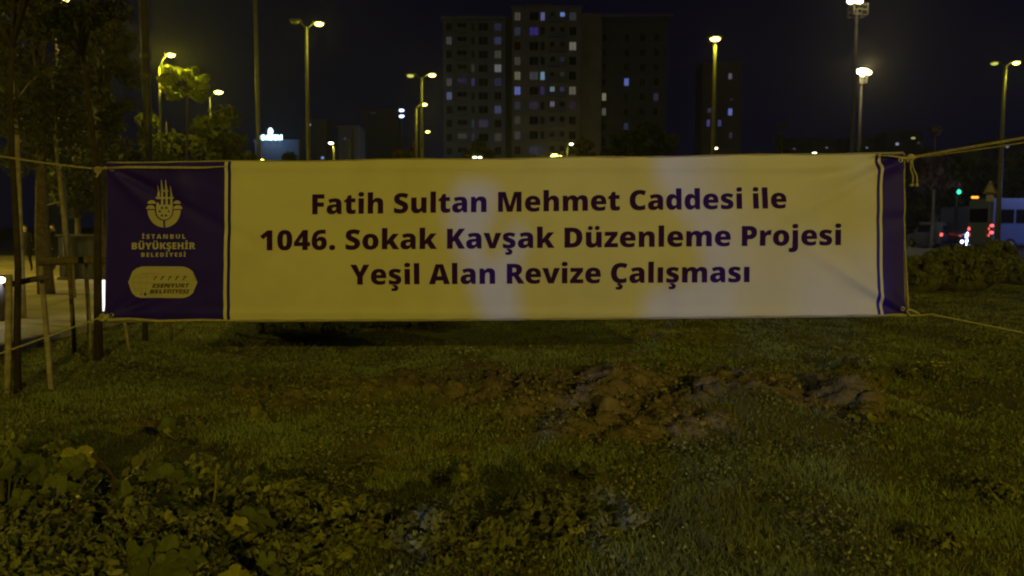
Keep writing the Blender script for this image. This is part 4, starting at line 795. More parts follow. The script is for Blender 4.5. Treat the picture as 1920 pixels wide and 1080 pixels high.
# ------------------------------------------------------------------ plants
def leafcloud(centres, radii, nper, size, seed, squash=0.8, core=None):
    r = np.random.default_rng(seed)
    V = []; T = []
    for (c, rd, k) in zip(centres, radii, nper):
        d = r.normal(size=(k, 3)); d /= np.linalg.norm(d, axis=1)[:, None]
        rad = rd * (0.55 + 0.5 * r.random(k)) ** 0.7
        p = np.array(c)[None] + d * rad[:, None] * np.array([1, 1, squash])
        n_ = d + r.normal(size=(k, 3)) * 0.6; n_ /= np.linalg.norm(n_, axis=1)[:, None]
        a = np.cross(n_, r.normal(size=(k, 3))); a /= np.linalg.norm(a, axis=1)[:, None] + 1e-9
        b = np.cross(n_, a)
        s = size * (0.5 + r.random(k) * 0.9)[:, None]
        V.append(np.stack([p - a * s, p + b * s * .45 + n_ * s * .12, p + a * s, p - b * s * .45 + n_ * s * .12], 1).reshape(-1, 3))
        tt = np.clip(0.25 + 0.5 * r.random() + 0.35 * (r.random(k) - .5) , 0, 1)
        T.append(np.repeat(tt, 4))
    V = np.concatenate(V); T = np.concatenate(T)
    m = len(V) // 4
    F_ = np.arange(m * 4).reshape(m, 4)
    return V, F_, T

cs_ = [shade_from(random.uniform(1390, 1640), random.uniform(230, 470), .62 + random.uniform(-.03, .03)) for _ in range(20)]
V, F_, T = leafcloud(cs_, [.12] * 20, [34] * 20, .035, 5); mesh_obj('crown', np_mesh('crown', V, F_, [M['crown']], tint=T), LEAF_SCREEN)

def tree(label, px, D, ytop, ybot_crown, wpx, mat='crown', trunk='bark', n=26, leaves=130, leaf=None, seed=1, cat='tree', group=None, name='tree', shape='round', trunk_r=None, lean=0.0):
    top = at(px, ytop, D); bot = at(px, ybot_crown, D)
    W = wpx * D / F / 2; Hc = (top.z - bot.z); x = top.x
    r_ = root(name, label, cat, (x, D, 0), 0, group)
    rr = random.Random(seed)
    cs = []; rs = []; ks = []
    base = max(bot.z, 0.2)
    tr_ = trunk_r or max(0.05, W * 0.06)
    mb = MB()
    tp = Vector((0, 0, base + Hc * 0.75))
    mb.tube([(lean, 0, -.05), (lean * .6 + rr.uniform(-.1, .1), 0, base * .5), (rr.uniform(-.1, .1), 0, base), tp], [tr_ * 1.3, tr_, tr_ * .8, tr_ * .25], 8)
    for k in range(n):
        for _ in range(40):
            u = Vector((rr.uniform(-1, 1), rr.uniform(-1, 1), rr.uniform(0, 1)))
            if shape == 'cone':
                lim = 1.02 - u.z
            elif shape == 'column': lim = 0.95
            else: lim = math.sqrt(max(0, 1 - (2 * u.z - 1) ** 2)) * 0.95 + .05
            if math.hypot(u.x, u.y) < lim: break
        c = Vector((u.x * W * .82, u.y * W * .82, base + u.z * Hc * .92))
        rad = (0.20 + 0.16 * rr.random()) * min(W, Hc * .6) * (1 if shape != 'cone' else .8)
        cs.append(c); rs.append(rad); ks.append(int(leaves * (0.6 + .8 * rr.random())))
        if k % 2 == 0:
            s0 = Vector((0, 0, base + max(0, (c.z - base)) * 0.45)); mb.tube([s0, s0.lerp(c, .5) + Vector((0, 0, .1 * W)), c], [tr_ * .35, tr_ * .22, tr_ * .08], 5, cap=False)
    mb.obj('trunk', M[trunk], r_, True)
    V, F_, T = leafcloud(cs, rs, ks, leaf or max(0.05, D * 0.0042), seed)
    mesh_obj('crown', np_mesh('crown', V, F_, [M[mat]], tint=T), r_)
    return r_
# left tree line
tree('tall dark tree filling the top left corner with loose leaves', 60, 19, -60, 330, 270, n=60, leaves=120, seed=3, trunk_r=.16)
tree('dark tree behind the thick utility pole', 178, 24, -40, 290, 135, n=46, leaves=120, seed=4, trunk_r=.14)
tree('slim tree at the far left with two forking pale stems', 18, 14, 60, 250, 150, n=12, leaves=70, seed=5, trunk='bark_pale', trunk_r=.045)
tree('bushy dark tree in the middle of the left tree line', 130, 30, 120, 420, 190, n=34, leaves=100, seed=6)
tree('tree crown glowing yellow green under the street lamp', 346, 38.6, 126, 182, 112, n=34, leaves=110, seed=8, leaf=.12, trunk_r=.06, mat='crown_lit', trunk='bark_dark', shape='column')
tree('dark lower tree under the glowing crown', 310, 42, 170, 400, 130, n=36, leaves=110, seed=9)
tree('bush like tree beneath the right lit street lamp beside the thin pale pole', 410, 47, 195, 420, 150, n=34, leaves=130, seed=10)
tree('dark tree between the bushes and the banner corner on the left', 240, 34, 230, 430, 190, n=26, leaves=120, seed=12)
# behind the banner
tree('small round reddish tree left of the tower foot above the banner', 762, 78, 253, 330, 66, n=14, leaves=80, seed=13, mat='crown_red')
tree('low greenish shrub tree above the banner near the rooftop sign', 548, 70, 284, 330, 60, n=10, leaves=80, seed=14)
tree('dark round tree at the foot of the tower right of the small white lamp', 1098, 88, 256, 330, 60, n=14, leaves=90, seed=15)
tree('wide dark tree in front of the right wing of the tower', 1218, 84, 212, 330, 110, n=30, leaves=110, seed=16)
tree('dark tree mass low in front of the right wing, behind the wide tree', 1165, 92, 250, 330, 80, n=18, leaves=90, seed=17)
tree('faint narrow conifer standing alone against the sky', 1464, 70, 208, 330, 40, n=18, leaves=80, seed=18, shape='cone')
tree('low dark tree left of the twin white lamps', 905, 96, 265, 330, 80, n=14, leaves=70, seed=19)
tree('reddish dark conifer right of the banner top', 1755, 60, 212, 350, 100, n=30, leaves=110, seed=20, mat='crown_red', shape='cone')
tree('broad dim tree behind the upper right rope', 1815, 76, 268, 400, 190, n=40, leaves=130, seed=21)
tree('dim tree at the right edge behind the bus', 1905, 82, 250, 430, 110, n=24, leaves=110, seed=22)
tree('dark tree just right of the banner behind the traffic light', 1732, 72, 300, 440, 80, n=24, leaves=110, seed=23)
# thin leaning trunk on the left
a, b_ = at(134, 500, 18.0), at(106, 285, 18.0)
lt = root('tree', 'slender pale leaning tree behind the wooden stakes', 'tree', (a.x, 18, 0))
o_ = Vector((a.x, 18, 0))
MB().tube([Vector((.02, 0, 0)), a - o_, (a + b_) / 2 - o_ + Vector((-.02, 0, 0)), b_ - o_, at(98, 150, 18) - o_], [.06, .055, .048, .04, .025], 8).obj('trunk', M['bark_pale'], lt, True)
MB().tube([at(121, 378, 18) - o_, at(104, 380, 18) - o_, at(88, 385, 18) - o_], [.03, .022, .012], 6).obj('branch', M['bark_pale'], lt, True)
cs = [at(98 + random.uniform(-40, 40), 200 + random.uniform(-60, 50), 18 + random.uniform(-.6, .6)) - o_ for _ in range(12)]
V, F_, T = leafcloud(cs, [.3] * 12, [60] * 12, .06, 33); mesh_obj('crown', np_mesh('crown', V, F_, [M['crown']], tint=T), lt)

# shrubs
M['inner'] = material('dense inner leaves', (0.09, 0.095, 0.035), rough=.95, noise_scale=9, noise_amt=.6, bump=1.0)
def shrub(label, px, D, ytop, wpx, seed, cat='shrub', mat='leaf_small', name='shrub', leaves=900, leaf=None, dep=None, n=34, group=None):
    t_ = at(px, ytop, D); W = wpx * D / F / 2; H = t_.z; dep = dep or W
    r_ = root(name, label, cat, (t_.x, D, 0), 0, group)
    rr = random.Random(seed); cs = []; rs = []; ks = []
    n = n * 2
    for k in range(n):
        a_ = rr.uniform(0, 2 * math.pi); ph = math.acos(rr.uniform(-.15, 1))
        f_ = rr.uniform(.80, .95)
        c = Vector((math.cos(a_) * math.sin(ph) * W * f_, math.sin(a_) * math.sin(ph) * dep * f_, max(.08, H * (.40 + .50 * math.cos(ph)))))
        cs.append(c); rs.append(min(W, H) * rr.uniform(.16, .22)); ks.append(leaves // n * 5)
    mb = MB()
    for k in range(7):
        c = rr.choice(cs); mb.tube([(rr.uniform(-.1, .1), rr.uniform(-.1, .1), -.02), c * .5 + Vector((0, 0, .05)), c], [.02, .014, .006], 5)
    mb.obj('stems', M['dead_wood'], r_)
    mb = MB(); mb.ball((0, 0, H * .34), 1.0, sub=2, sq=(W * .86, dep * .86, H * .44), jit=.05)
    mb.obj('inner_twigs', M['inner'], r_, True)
    V, F_, T = leafcloud(cs, rs, ks, leaf or .045, seed)
    mesh_obj('foliage', np_mesh('foliage', V, F_, [M[mat]], tint=T), r_)
    return r_
shrub('largest rounded shrub on the lawn right of the banner', 1800, 20, 462, 150, 41, leaves=2600)
shrub('low shrub touching the right end of the banner', 1728, 19.5, 480, 90, 42, leaves=1600)
shrub('smooth round shrub in front of the bus', 1872, 24, 446, 72, 43, leaves=1600)
shrub('flat dark shrub at the right edge of the lawn', 1935, 22, 492, 110, 44, leaves=1400)
shrub('dark shrub between the largest one and the round one', 1846, 27, 462, 90, 45, leaves=1300)
shrub('dark low hedge shrub under the left half of the banner', 585, 11.6, 566, 210, 46, leaves=2200, leaf=.035)
shrub('low dark shrub under the middle of the banner', 735, 13.0, 575, 190, 47, leaves=1800, leaf=.035)

# stakes and young trees on the left
def stake(label, p0, p1, D0, D1=None, w=.055, mat='stake', group='wooden stakes of the tree guards'):
    a = at(*p0, D0); b_ = at(*p1, D1 or D0); a.z = -.05
    o = MB().tube([a, a.lerp(b_, .5) + Vector((.004, 0, 0)), b_], [w / 2 * 1.05, w / 2, w / 2 * .95], 8).obj('wooden_stake', M[mat], None, True)
    return tag(o, label, 'stake', group)
stake('upright thick stake at the far left beside the dark trunk', (14, 752), (17, 515), 7.45, w=.062)
stake('leaning pale stake right of the dark leftmost trunk', (97, 742), (76, 500), 7.65, 8.1, w=.052)
stake('thin dark brown stake under the left end of the rail', (140, 668), (129, 488), 9.9, w=.055, mat='bark')
stake('pale stake between the brown one and the black trunk', (170, 660), (160, 488), 10.2, w=.055)
stake('thin leaning stake under the bottom left corner of the banner', (244, 662), (226, 560), 10.1, w=.04)
stake('short stake far right of the others below the logo panel', (321, 640), (318, 560), 11.1, w=.045, mat='bark')
def rail(label, pts, D, w):
    o = MB().tube([at(x, y, d) for (x, y), d in zip(pts, D)], w, 8).obj('guard_rail', M['bark'], None, True)
    return tag(o, label, 'rail')
rail('rough horizontal pole lashed over the stakes beside the banner', [(76, 492), (130, 489), (165, 487), (205, 490)], [9.9, 9.9, 10.0, 10.0], .048)
rail('second rough horizontal pole lashed over the leftmost stakes', [(8, 536), (60, 524), (92, 520)], [7.6, 7.8, 7.9], .028)
def sapling(label, pts, D, r0, r1, mat, crown=None, seed=1):
    a = at(*pts[0], D); r_ = root('young_tree', label, 'tree', (a.x, D, 0), 0, 'young trees on the lawn')
    o_ = Vector((a.x, D, 0)); P_ = [at(x, y, D) - o_ for x, y in pts]; P_[0].z = -.05
    MB().tube(P_, [r0 + (r1 - r0) * k / (len(P_) - 1) for k in range(len(P_))], 10).obj('trunk', M[mat], r_, True)
    if crown:
        rr = random.Random(seed); cs = [P_[-1] + Vector((rr.uniform(-1, 1) * crown, rr.uniform(-.6, .6) * crown, rr.uniform(-.2, 1.3) * crown)) for _ in range(16)]
        mb = MB()
        for c in cs[:8]: mb.tube([P_[-2].lerp(P_[-1], .6), P_[-1].lerp(c, .5), c], [.02, .014, .006], 5)
        mb.obj('branches', M[mat], r_, True)
        V, F_, T = leafcloud(cs, [crown * .32] * 16, [90] * 16, .045, seed); mesh_obj('crown', np_mesh('crown', V, F_, [M['crown']], tint=T), r_)
    return r_
sapling('young tree with a dark trunk between the two leftmost stakes', [(33, 752), (32, 620), (34, 500), (28, 380), (22, 280), (20, 160), (24, 40)], 7.5, .036, .018, 'bark_dark', .5, 51)
sapling('young tree with a straight black trunk at the banner corner', [(184, 682), (184, 600), (183, 480), (184, 380), (180, 300), (165, 180), (150, 60)], 9.35, .055, .022, 'bark_dark', .45, 52)
sapling('young tree with a thin dark trunk showing below the logo panel', [(272, 640), (272, 590), (272, 480), (275, 400), (276, 335)], 11.0, .04, .02, 'bark_dark', None, 53)

# ------------------------------------------------------------------ foreground weeds
def leaf_mesh(name, rad, lobes, depth, cup, seed, mat):
    rr = random.Random(seed); n_ = 56; vs = [(0, 0, 0)]; fs = []
    for ring, f in ((1, .5), (2, 1.0)):
        for k in range(n_):
            a = k / n_ * 2 * math.pi
            lob = 1 + depth * abs(math.cos(a * lobes / 2)) ** .8 - depth * .5 + (rr.uniform(-.10, .08) if ring == 2 else 0) + .05 * math.cos(3 * a + seed)
            notch = 1 - .75 * math.exp(-((a - math.pi) / .22) ** 2)
            r_ = rad * f * (lob if ring == 2 else 1) * notch
            z = cup * rad * (f ** 2) + .07 * rad * math.cos(a * lobes) * f + rr.uniform(-.02, .02) * rad
            vs.append((r_ * math.cos(a), r_ * math.sin(a), z))
    for k in range(n_):
        k2 = (k + 1) % n_
        fs.append((0, 1 + k, 1 + k2)); fs.append((1 + k, 1 + n_ + k, 1 + n_ + k2, 1 + k2))
    me = bpy.data.meshes.new(name); me.from_pydata(vs, [], fs); me.materials.append(mat)
    me.polygons.foreach_set('use_smooth', [True] * len(me.polygons)); me.update(); return me
LEAVES = [leaf_mesh('leaf', 1.0, 5, .35, .28, 1, M['leaf']), leaf_mesh('leaf', 1.0, 7, .28, -.18, 2, M['leaf']), leaf_mesh('leaf', 1.0, 5, .45, .1, 3, M['leaf'])]
LEAVES_P = [leaf_mesh('leaf', 1.0, 5, .35, .3, 4, M['leaf_pale']), leaf_mesh('leaf', 1.0, 3, .5, -.2, 5, M['leaf_pale'])]
def weed(label, px, py_base, D, n, lr, H, spread, seed, pale=.1, group='broad leaved weeds in the foreground', up=.35):
    x = at(px, py_base, D).x; r_ = root('broadleaf_weed', label, 'weed', (x, D, h1(x, D)), 0, group)
    rr = random.Random(seed)
    for k in range(n):
        a = rr.uniform(0, 2 * math.pi); u = rr.random() ** .6 * spread; z = H * rr.uniform(.35, 1.0) * (1 - .35 * u / max(spread, .01))
        c = Vector((math.cos(a) * u, math.sin(a) * u, z))
        s = Vector((c.x * .15, c.y * .15, 0)); m_ = s.lerp(c, .6) + Vector((0, 0, .25 * z))
        st_ = MB().tube([s, m_, c], [.005, .004, .003], 5).obj('stem', M['stem'], r_, True)
        sc = lr * rr.uniform(.5, 1.15)
        lf = mesh_obj('leaf', rr.choice(LEAVES_P if rr.random() < pale else LEAVES), st_)
        lf.location = c; lf.scale = (sc, sc, sc)
        out = Vector((math.cos(a) * .55, math.sin(a) * .55 - up, .75 + rr.uniform(-.4, .3))).normalized()
        q_ = out.to_track_quat('Z', 'Y'); lf.rotation_euler = (q_ @ Matrix.Rotation(rr.uniform(0, 6.28), 4, 'Z').to_quaternion()).to_euler()
    return r_
weed('tallest leafy weed with a crown of upright lobed leaves at the left', 115, 960, 4.1, 18, .115, .44, .13, 61, up=.9)
weed('leafy weed at the left edge under the tallest one', 25, 1000, 3.95, 15, .085, .26, .26, 62)
weed('dark leafy weed below the tallest weed', 150, 1040, 3.75, 17, .085, .24, .25, 63)
weed('leafy weed at the bottom left corner', 40, 1080, 3.5, 15, .08, .22, .24, 64)
weed('leafy weed with some yellow leaves near the slanting dead stem', 255, 985, 4.0, 15, .075, .20, .24, 65, .25)
weed('leafy weed along the bottom edge left of the yellow stalk', 300, 1070, 3.6, 15, .075, .18, .25, 66, .12)
weed('leafy weed around the base of the yellow stalk', 415, 1010, 3.95, 14, .07, .20, .2, 67, .2)
weed('leafy weed along the bottom edge right of the yellow stalk', 480, 1075, 3.6, 14, .055, .13, .25, 68, .15)
weed('single pair of bright leaves on the grass below the banner left part', 487, 795, 6.5, 4, .07, .06, .08, 69, 1.0, 'scattered small weeds on the lawn')
weed('small pale weed left of the bright leaf pair', 320, 835, 5.9, 5, .06, .06, .13, 70, .5, 'scattered small weeds on the lawn')
weed('yellow leaved weed patch in the lower middle', 690, 905, 5.0, 9, .035, .10, .2, 71, .7, 'scattered small weeds on the lawn')
weed('second yellow leaved weed right of the lower middle patch', 850, 915, 4.9, 9, .035, .09, .2, 72, .7, 'scattered small weeds on the lawn')
weed('yellow weed behind the creeping plant at the bottom middle', 1075, 915, 4.95, 8, .035, .10, .2, 73, .4, 'scattered small weeds on the lawn')
weed('pale fallen leaf cluster at the lower right', 1845, 965, 4.5, 5, .04, .04, .08, 74, 1.0, 'scattered small weeds on the lawn')
weed('tiny yellow leaves in front of the right soil mound', 1655, 845, 5.75, 4, .025, .05, .08, 75, 1.0, 'scattered small weeds on the lawn')
weed('yellowish leaves beside the right soil mound', 1700, 790, 6.5, 4, .035, .06, .12, 76, 1.0, 'scattered small weeds on the lawn')
weed('pale leaves at the foot of the right soil mound', 1590, 795, 6.45, 8, .035, .08, .2, 77, .7, 'scattered small weeds on the lawn')

def creeper(label, px, py, D, wpx, H, seed, leaf=.024, leaves=2600, flowers=0, mat='leaf_small', name='low_weed', cat='weed', group=None):
    c0 = at(px, py, D); W = wpx * D / F / 2; x = c0.x; z0 = h1(x, D)
    r_ = root(name, label, cat, (x, D, z0), 0, group); rr = random.Random(seed)
    cs = []; mb = MB()
    for k in range(30):
        a = rr.uniform(0, 6.28); u = rr.random() ** .5 * W; c = Vector((math.cos(a) * u, math.sin(a) * u * .8, H * rr.uniform(.25, 1) * (1 - .5 * u / W)))
        cs.append(c); mb.tube([Vector((c.x * .3, c.y * .3, -.01)), c * .7 + Vector((0, 0, H * .15)), c + Vector((0, 0, H * .1))], [.004, .003, .002], 4)
    mb.obj('stems', M['stem'], r_)
    V, F_, T = leafcloud(cs, [max(.04, W * .22)] * 30, [leaves // 30] * 30, leaf, seed, squash=.7)
    V[:, 2] = np.maximum(V[:, 2], .004)
    mesh_obj('foliage', np_mesh('foliage', V, F_, [M[mat]], tint=T), r_)
    for k in range(flowers):
        c = rr.choice(cs); o = MB().ball((c.x + rr.uniform(-.04, .04), c.y - .03, c.z + .05), .017, sub=1, sq=(1.2, 1.2, .5), jit=.2).obj('flower', M['flower'], r_)
    return r_
creeper('dense dark bushy weed at the bottom right of centre', 1065, 1010, 4.0, 240, .33, 81, mat='leaf_dark')
creeper('dark creeping weed at the bottom middle', 840, 1030, 3.85, 240, .25, 82, mat='leaf_dark')
creeper('wide creeping weed along the bottom edge between the broad leaves and the middle', 650, 1000, 4.1, 260, .16, 83)
creeper('tangle of low weeds in front of the yellow stalk', 500, 960, 4.4, 200, .12, 84, leaves=1500)
creeper('undergrowth beneath the broad leaved weeds at the left', 180, 1040, 3.75, 460, .28, 85, leaves=5200, mat='leaf_dark')
creeper('trailing weed at the right end of the dark creeping weeds', 1195, 985, 4.3, 90, .07, 86, leaves=700)
creeper('small dark weed clump at the lower right', 1865, 935, 4.7, 110, .07, 87, leaves=900)
creeper('second dark weed clump near the bottom right corner', 1750, 1030, 3.95, 90, .05, 88, leaves=600)
creeper('flowering weed with pale blossoms right of the dug soil', 1738, 718, 8.3, 100, .20, 89, leaves=900, flowers=16, leaf=.02)
creeper('small flowering weed below the middle of the banner', 887, 688, 9.2, 60, .17, 90, leaves=500, flowers=9, leaf=.02)
creeper('low weed beside the flowering weed, with few blossoms', 1600, 700, 8.6, 80, .12, 91, leaves=600, flowers=5, leaf=.02)
creeper('yellowish grassy weed at the left end of the dug soil', 600, 745, 7.5, 170, .07, 92, leaves=900, leaf=.025, mat='leaf_small')
creeper('weed patch right of the banner lower corner', 1850, 640, 11, 110, .10, 93, leaves=500, leaf=.025, flowers=4)
creeper('bushy leafy clump in the lower left between the broad leaves', 330, 930, 4.5, 280, .26, 95, leaves=2200)
creeper('leafy clump at the left edge above the broad leaves', 30, 900, 4.8, 280, .34, 96, leaves=2600)
weed('leafy weed rising behind the slanting dead stem', 300, 940, 4.4, 14, .08, .30, .22, 98)
weed('leafy weed at the left edge above the other broad leaves', 12, 930, 4.4, 14, .09, .36, .25, 99)
weed('leafy weed between the tallest weed and the yellow stalk', 205, 960, 4.2, 13, .085, .28, .2, 100)
creeper('loose weeds joining the left clump to the bottom middle', 560, 1050, 3.7, 200, .14, 97, leaves=1800)
def twig(label, p0, p1, D, w, tip, name='dead_stem', mat='dead_wood', cat='dead stem'):
    a = at(*p0, D); b_ = at(*p1, D - .05); r_ = root(name, label, cat, (a.x, a.y, a.z))
    MB().tube([(0, 0, -.1), (0, 0, 0), (b_ - a) * .5 + Vector((.006, 0, .004)), b_ - a], [w, w, w * .9, w * .8], 7).obj('shaft', M[mat], r_, True)
    if tip: MB().tube([(b_ - a) * .97, (b_ - a) * 1.01], w * .92, 7).obj('cut_end', M[tip], r_, True)
twig('slanting dead stem with a pale cut end right of the tallest weed', (212, 892), (170, 848), 4.0, .009, 'cut_wood')
twig('upright black dead stem in the left weeds', (132, 1000), (146, 930), 3.75, .009, 'cut_wood')
twig('short dead twig at the left edge of the weeds', (82, 955), (76, 925), 3.85, .006, None)
twig('yellow stalk standing in the grass right of the broad leaved weeds', (398, 960), (406, 878), 4.0, .007, None, 'dry_stalk', 'leaf_pale', 'stalk')

# grey lumps of soil and stone in the dug patch
def lump(label, px, py, D, w, h, mat='dirt', seed=1):
    c = at(px, py, D); z = h1(c.x, D); rr = random.Random(seed); mb = MB(); random.seed(seed)
    bm = bmesh.new(); bmesh.ops.create_icosphere(bm, subdivisions=3, radius=1)
    for v in bm.verts:
        k = noise.noise(v.co * 7 + Vector((seed, seed, 0))) * .28 + noise.noise(v.co * 1.4 + Vector((seed, 0, 0))) * .35 + noise.noise(v.co * 4 + Vector((0, seed, 0))) * .12
        v.co *= 1 + k; v.co = Vector((v.co.x * w, v.co.y * w * .8, v.co.z * h))
    me = bpy.data.meshes.new('soil_lump'); bm.to_mesh(me); bm.free(); me.materials.append(M[mat])
    me.polygons.foreach_set('use_smooth', [True] * len(me.polygons))
    o = mesh_obj('soil_lump', me); o.location = (c.x, D, z + h * .3); return tag(o, label, 'lump of soil', 'lumps in the dug soil')
M['lump'] = material('grey clay lump', (0.16, 0.13, 0.09), rough=1.0, noise_scale=14, noise_amt=.35, bump=.7)
lump('large grey lump of clay left of the dark hole in the dug soil', 1158, 755, 7.35, .13, .08, 'lump', 101)
lump('grey upright lump in front of the dug soil', 1142, 800, 6.5, .10, .12, 'lump', 102)
lump('grey lump at the right end of the dug soil', 1635, 785, 6.9, .12, .07, 'lump', 103)
lump('brown lump between the hole and the grassy mound', 1330, 760, 7.3, .14, .07, 'dirt', 104)
random.seed(99)
# ------------------------------------------------------------------ apartment tower
BDp = 180.0
U = BDp / F      # metres per pixel there
def wx(px): return (px - 960) * U
def wz(py): return at(960, py, BDp).z
WIN_ME = {}
def win_meshes(w, h):
    k = (round(w, 1), round(h, 1))
    if k not in WIN_ME:
        w, h = k
        f = MB()
        t_ = .09
        f.box((0, 0, h / 2 - t_ / 2), (w, .08, t_)); f.box((0, 0, -h / 2 + t_ / 2), (w, .08, t_))
        f.box((-w / 2 + t_ / 2, 0, 0), (t_, .076, h - 2 * t_)); f.box((w / 2 - t_ / 2, 0, 0), (t_, .076, h - 2 * t_)); f.box((0, 0, 0), (t_ * .8, .07, h - 2 * t_))
        fm = f.mesh('window', M['frame'])
        pm = MB().box((0, .03, 0), (w - .1, .02, h - .1)).mesh('pane', M['glass'])
        WIN_ME[k] = (fm, pm)
    return WIN_ME[k]
LIT = {}
def litmat(rgb):
    if rgb not in LIT:
        lin = tuple(((c / 255 + .055) / 1.055) ** 2.4 if c > 10 else c / 255 / 12.92 for c in rgb)
        LIT[rgb] = glow('lit window %d %d %d' % rgb, lin, .85)
    return LIT[rgb]
def facade(parent, y, x0, x1, z0, z1, cols, rows, mat, lits, wh):
    """wall with real openings; cols (centre px, width px), rows centre py"""
    xs = [x0]; 
    for c, w in cols: xs += [wx(c - w / 2), wx(c + w / 2)]
    xs.append(x1)
    zs = [z0]
    for r in sorted(rows, reverse=True): zs += [wz(r + wh / 2), wz(r - wh / 2)]
    zs.append(z1)
    mb = MB()
    for a in range(len(xs) - 1):
        if a % 2 == 0:
            mb.box(((xs[a] + xs[a + 1]) / 2, y + .2, (z0 + z1) / 2), (xs[a + 1] - xs[a], .4, z1 - z0)); continue
        for b in range(0, len(zs) - 1, 2):
            mb.box(((xs[a] + xs[a + 1]) / 2, y + .2, (zs[b] + zs[b + 1]) / 2), (xs[a + 1] - xs[a] - .004, .392, zs[b + 1] - zs[b]))
    mb.obj('wall', mat, parent)
    mb = MB()
    for r in rows: mb.box(((x0 + x1) / 2, y - .06, wz(r + wh / 2) - .22), (x1 - x0 - .02, .12, .16))
    mb.obj('floor_band', mat, parent)
    for c, w in cols:
        for r in rows:
            fm, pm = win_meshes(w * U, wh * U)
            o = mesh_obj('window', fm, parent); o.location = (wx(c), y + .22, wz(r))
            best = None
            for (lx, ly, colr) in lits:
                if abs(lx - c) < 6 + w * .2 and abs(ly - r) < 11: best = colr
            if not best and random.random() < .16: best = random.choice([(44, 42, 58), (52, 50, 46), (36, 34, 52), (60, 58, 52), (40, 46, 62)])
            if best:
                pm2 = pm.copy(); pm2.materials.clear(); pm2.materials.append(litmat(best)); pm_ = pm2
            else: pm_ = pm
            mesh_obj('pane', pm_, o)
M['wall_wing'] = material('dark grey tower wing wall', (0.11, 0.11, 0.17), rough=.9, noise_scale=.25, noise_amt=.18)
tw = root('apartment_tower', 'tall dark apartment tower with scattered lit windows rising behind the banner', 'apartment building', (0, 0, 0))
litL = [(844, 82, (64, 64, 66)), (934, 75, (46, 48, 78)), (934, 126, (108, 106, 108)), (934, 153, (34, 38, 62)), (845, 158, (62, 62, 66)), (844, 185, (78, 86, 118)), (888, 154, (52, 50, 96)), (868, 153, (30, 28, 60)), (934, 205, (60, 62, 92)), (888, 257, (42, 42, 62))]
litM = [(971, 38, (70, 68, 62)), (1016, 36, (96, 98, 150)), (1046, 30, (110, 140, 215)), (1071, 29, (48, 46, 52)), (1000, 61, (48, 36, 100)), (1072, 85, (110, 106, 100)), (971, 150, (100, 98, 78)), (1000, 146, (56, 56, 62)), (1016, 147, (112, 150, 178)),
        (1046, 143, (40, 40, 44)), (970, 178, (96, 104, 170)), (1016, 170, (50, 36, 84)), (1034, 173, (104, 128, 140)), (1052, 172, (44, 48, 76)), (1071, 171, (92, 90, 76)), (1000, 200, (40, 32, 52)), (1034, 203, (106, 98, 116)), (1071, 203, (36, 26, 40)), (970, 259, (58, 56, 54)), (1000, 284, (44, 42, 58))]
litR = [(1134, 173, (130, 128, 104)), (1134, 203, (86, 84, 74)), (1176, 148, (96, 112, 190)), (1176, 284, (56, 54, 66))]
facade(tw, BDp, wx(833), wx(948), 0, wz(38), [(844, 11), (868, 18), (888, 7), (907, 18), (934, 13)], [50 + 25.9 * k for k in range(14)], M['wall_a'], litL, 15)
facade(tw, BDp - 1.2, wx(960), wx(1086), 0, wz(18), [(970, 12), (1000, 17), (1016, 8), (1034, 9), (1052, 9), (1071, 13)], [33 + 27.7 * k for k in range(14)], M['wall_b'], litM, 16)
mb = MB().box(((wx(948) + wx(960)) / 2, BDp + 2.2, wz(30) / 2), (wx(960) - wx(948), .4, wz(30))).obj('stairwell_wall', M['wall_dark'], tw)
mb = MB().box(((wx(1086) + wx(1126)) / 2, BDp + 1.5, wz(22) / 2), (wx(1126) - wx(1086), .5, wz(22))).obj('blank_wall', M['wall_b'], tw)
facade(tw, BDp + 4, wx(1126), wx(1252), 0, wz(34), [(1134, 8), (1176, 9), (1206, 12), (1232, 10)], [62 + 28.5 * k for k in range(12)], M['wall_wing'], litR, 15)
core = MB()
core.box(((wx(833) + wx(948)) / 2, BDp + 9.3, wz(38) / 2), (wx(948) - wx(833), 17.6, wz(38) - .3)); core.box(((wx(960) + wx(1086)) / 2, BDp + 9, wz(18) / 2), (wx(1086) - wx(960), 19.0, wz(18) - .3))
core.box(((wx(1126) + wx(1252)) / 2, BDp + 13, wz(34) / 2), (wx(1252) - wx(1126), 16.8, wz(34) - .3))
core.obj('building_core', M['wall_dark'], tw)
bal = []
for c, w, y_, rows_ in ((868, 24, BDp, [50 + 25.9 * k for k in range(14)]), (1043, 32, BDp - 1.2, [33 + 27.7 * k for k in range(14)])):
    bmsh = MB().box((0, -.65, 0), (w * U, 1.3, .14)).box((0, -1.27, .50), (w * U, .06, .86)).box((-w * U / 2 + .03, -.62, .50), (.06, 1.24, .86)).box((w * U / 2 - .03, -.62, .50), (.06, 1.24, .86)).mesh('balcony', M['wall_a'])
    for rr_ in rows_:
        o = mesh_obj('balcony', bmsh, tw); o.location = (wx(c), y_ - .13, wz(rr_ + 11) - .1)
pr = MB()
for a, b_, c in ((833, 948, 38), (960, 1086, 18), (1126, 1252, 34)): pr.box(((wx(a) + wx(b_)) / 2, BDp + 2, wz(c) + .25), (wx(b_) - wx(a) + .5, 7, .5))
pr.box((wx(1010), BDp + 8, wz(18) + 1.5), (6, 5, 2.6))
pr.obj('parapet', M['wall_a'], tw)

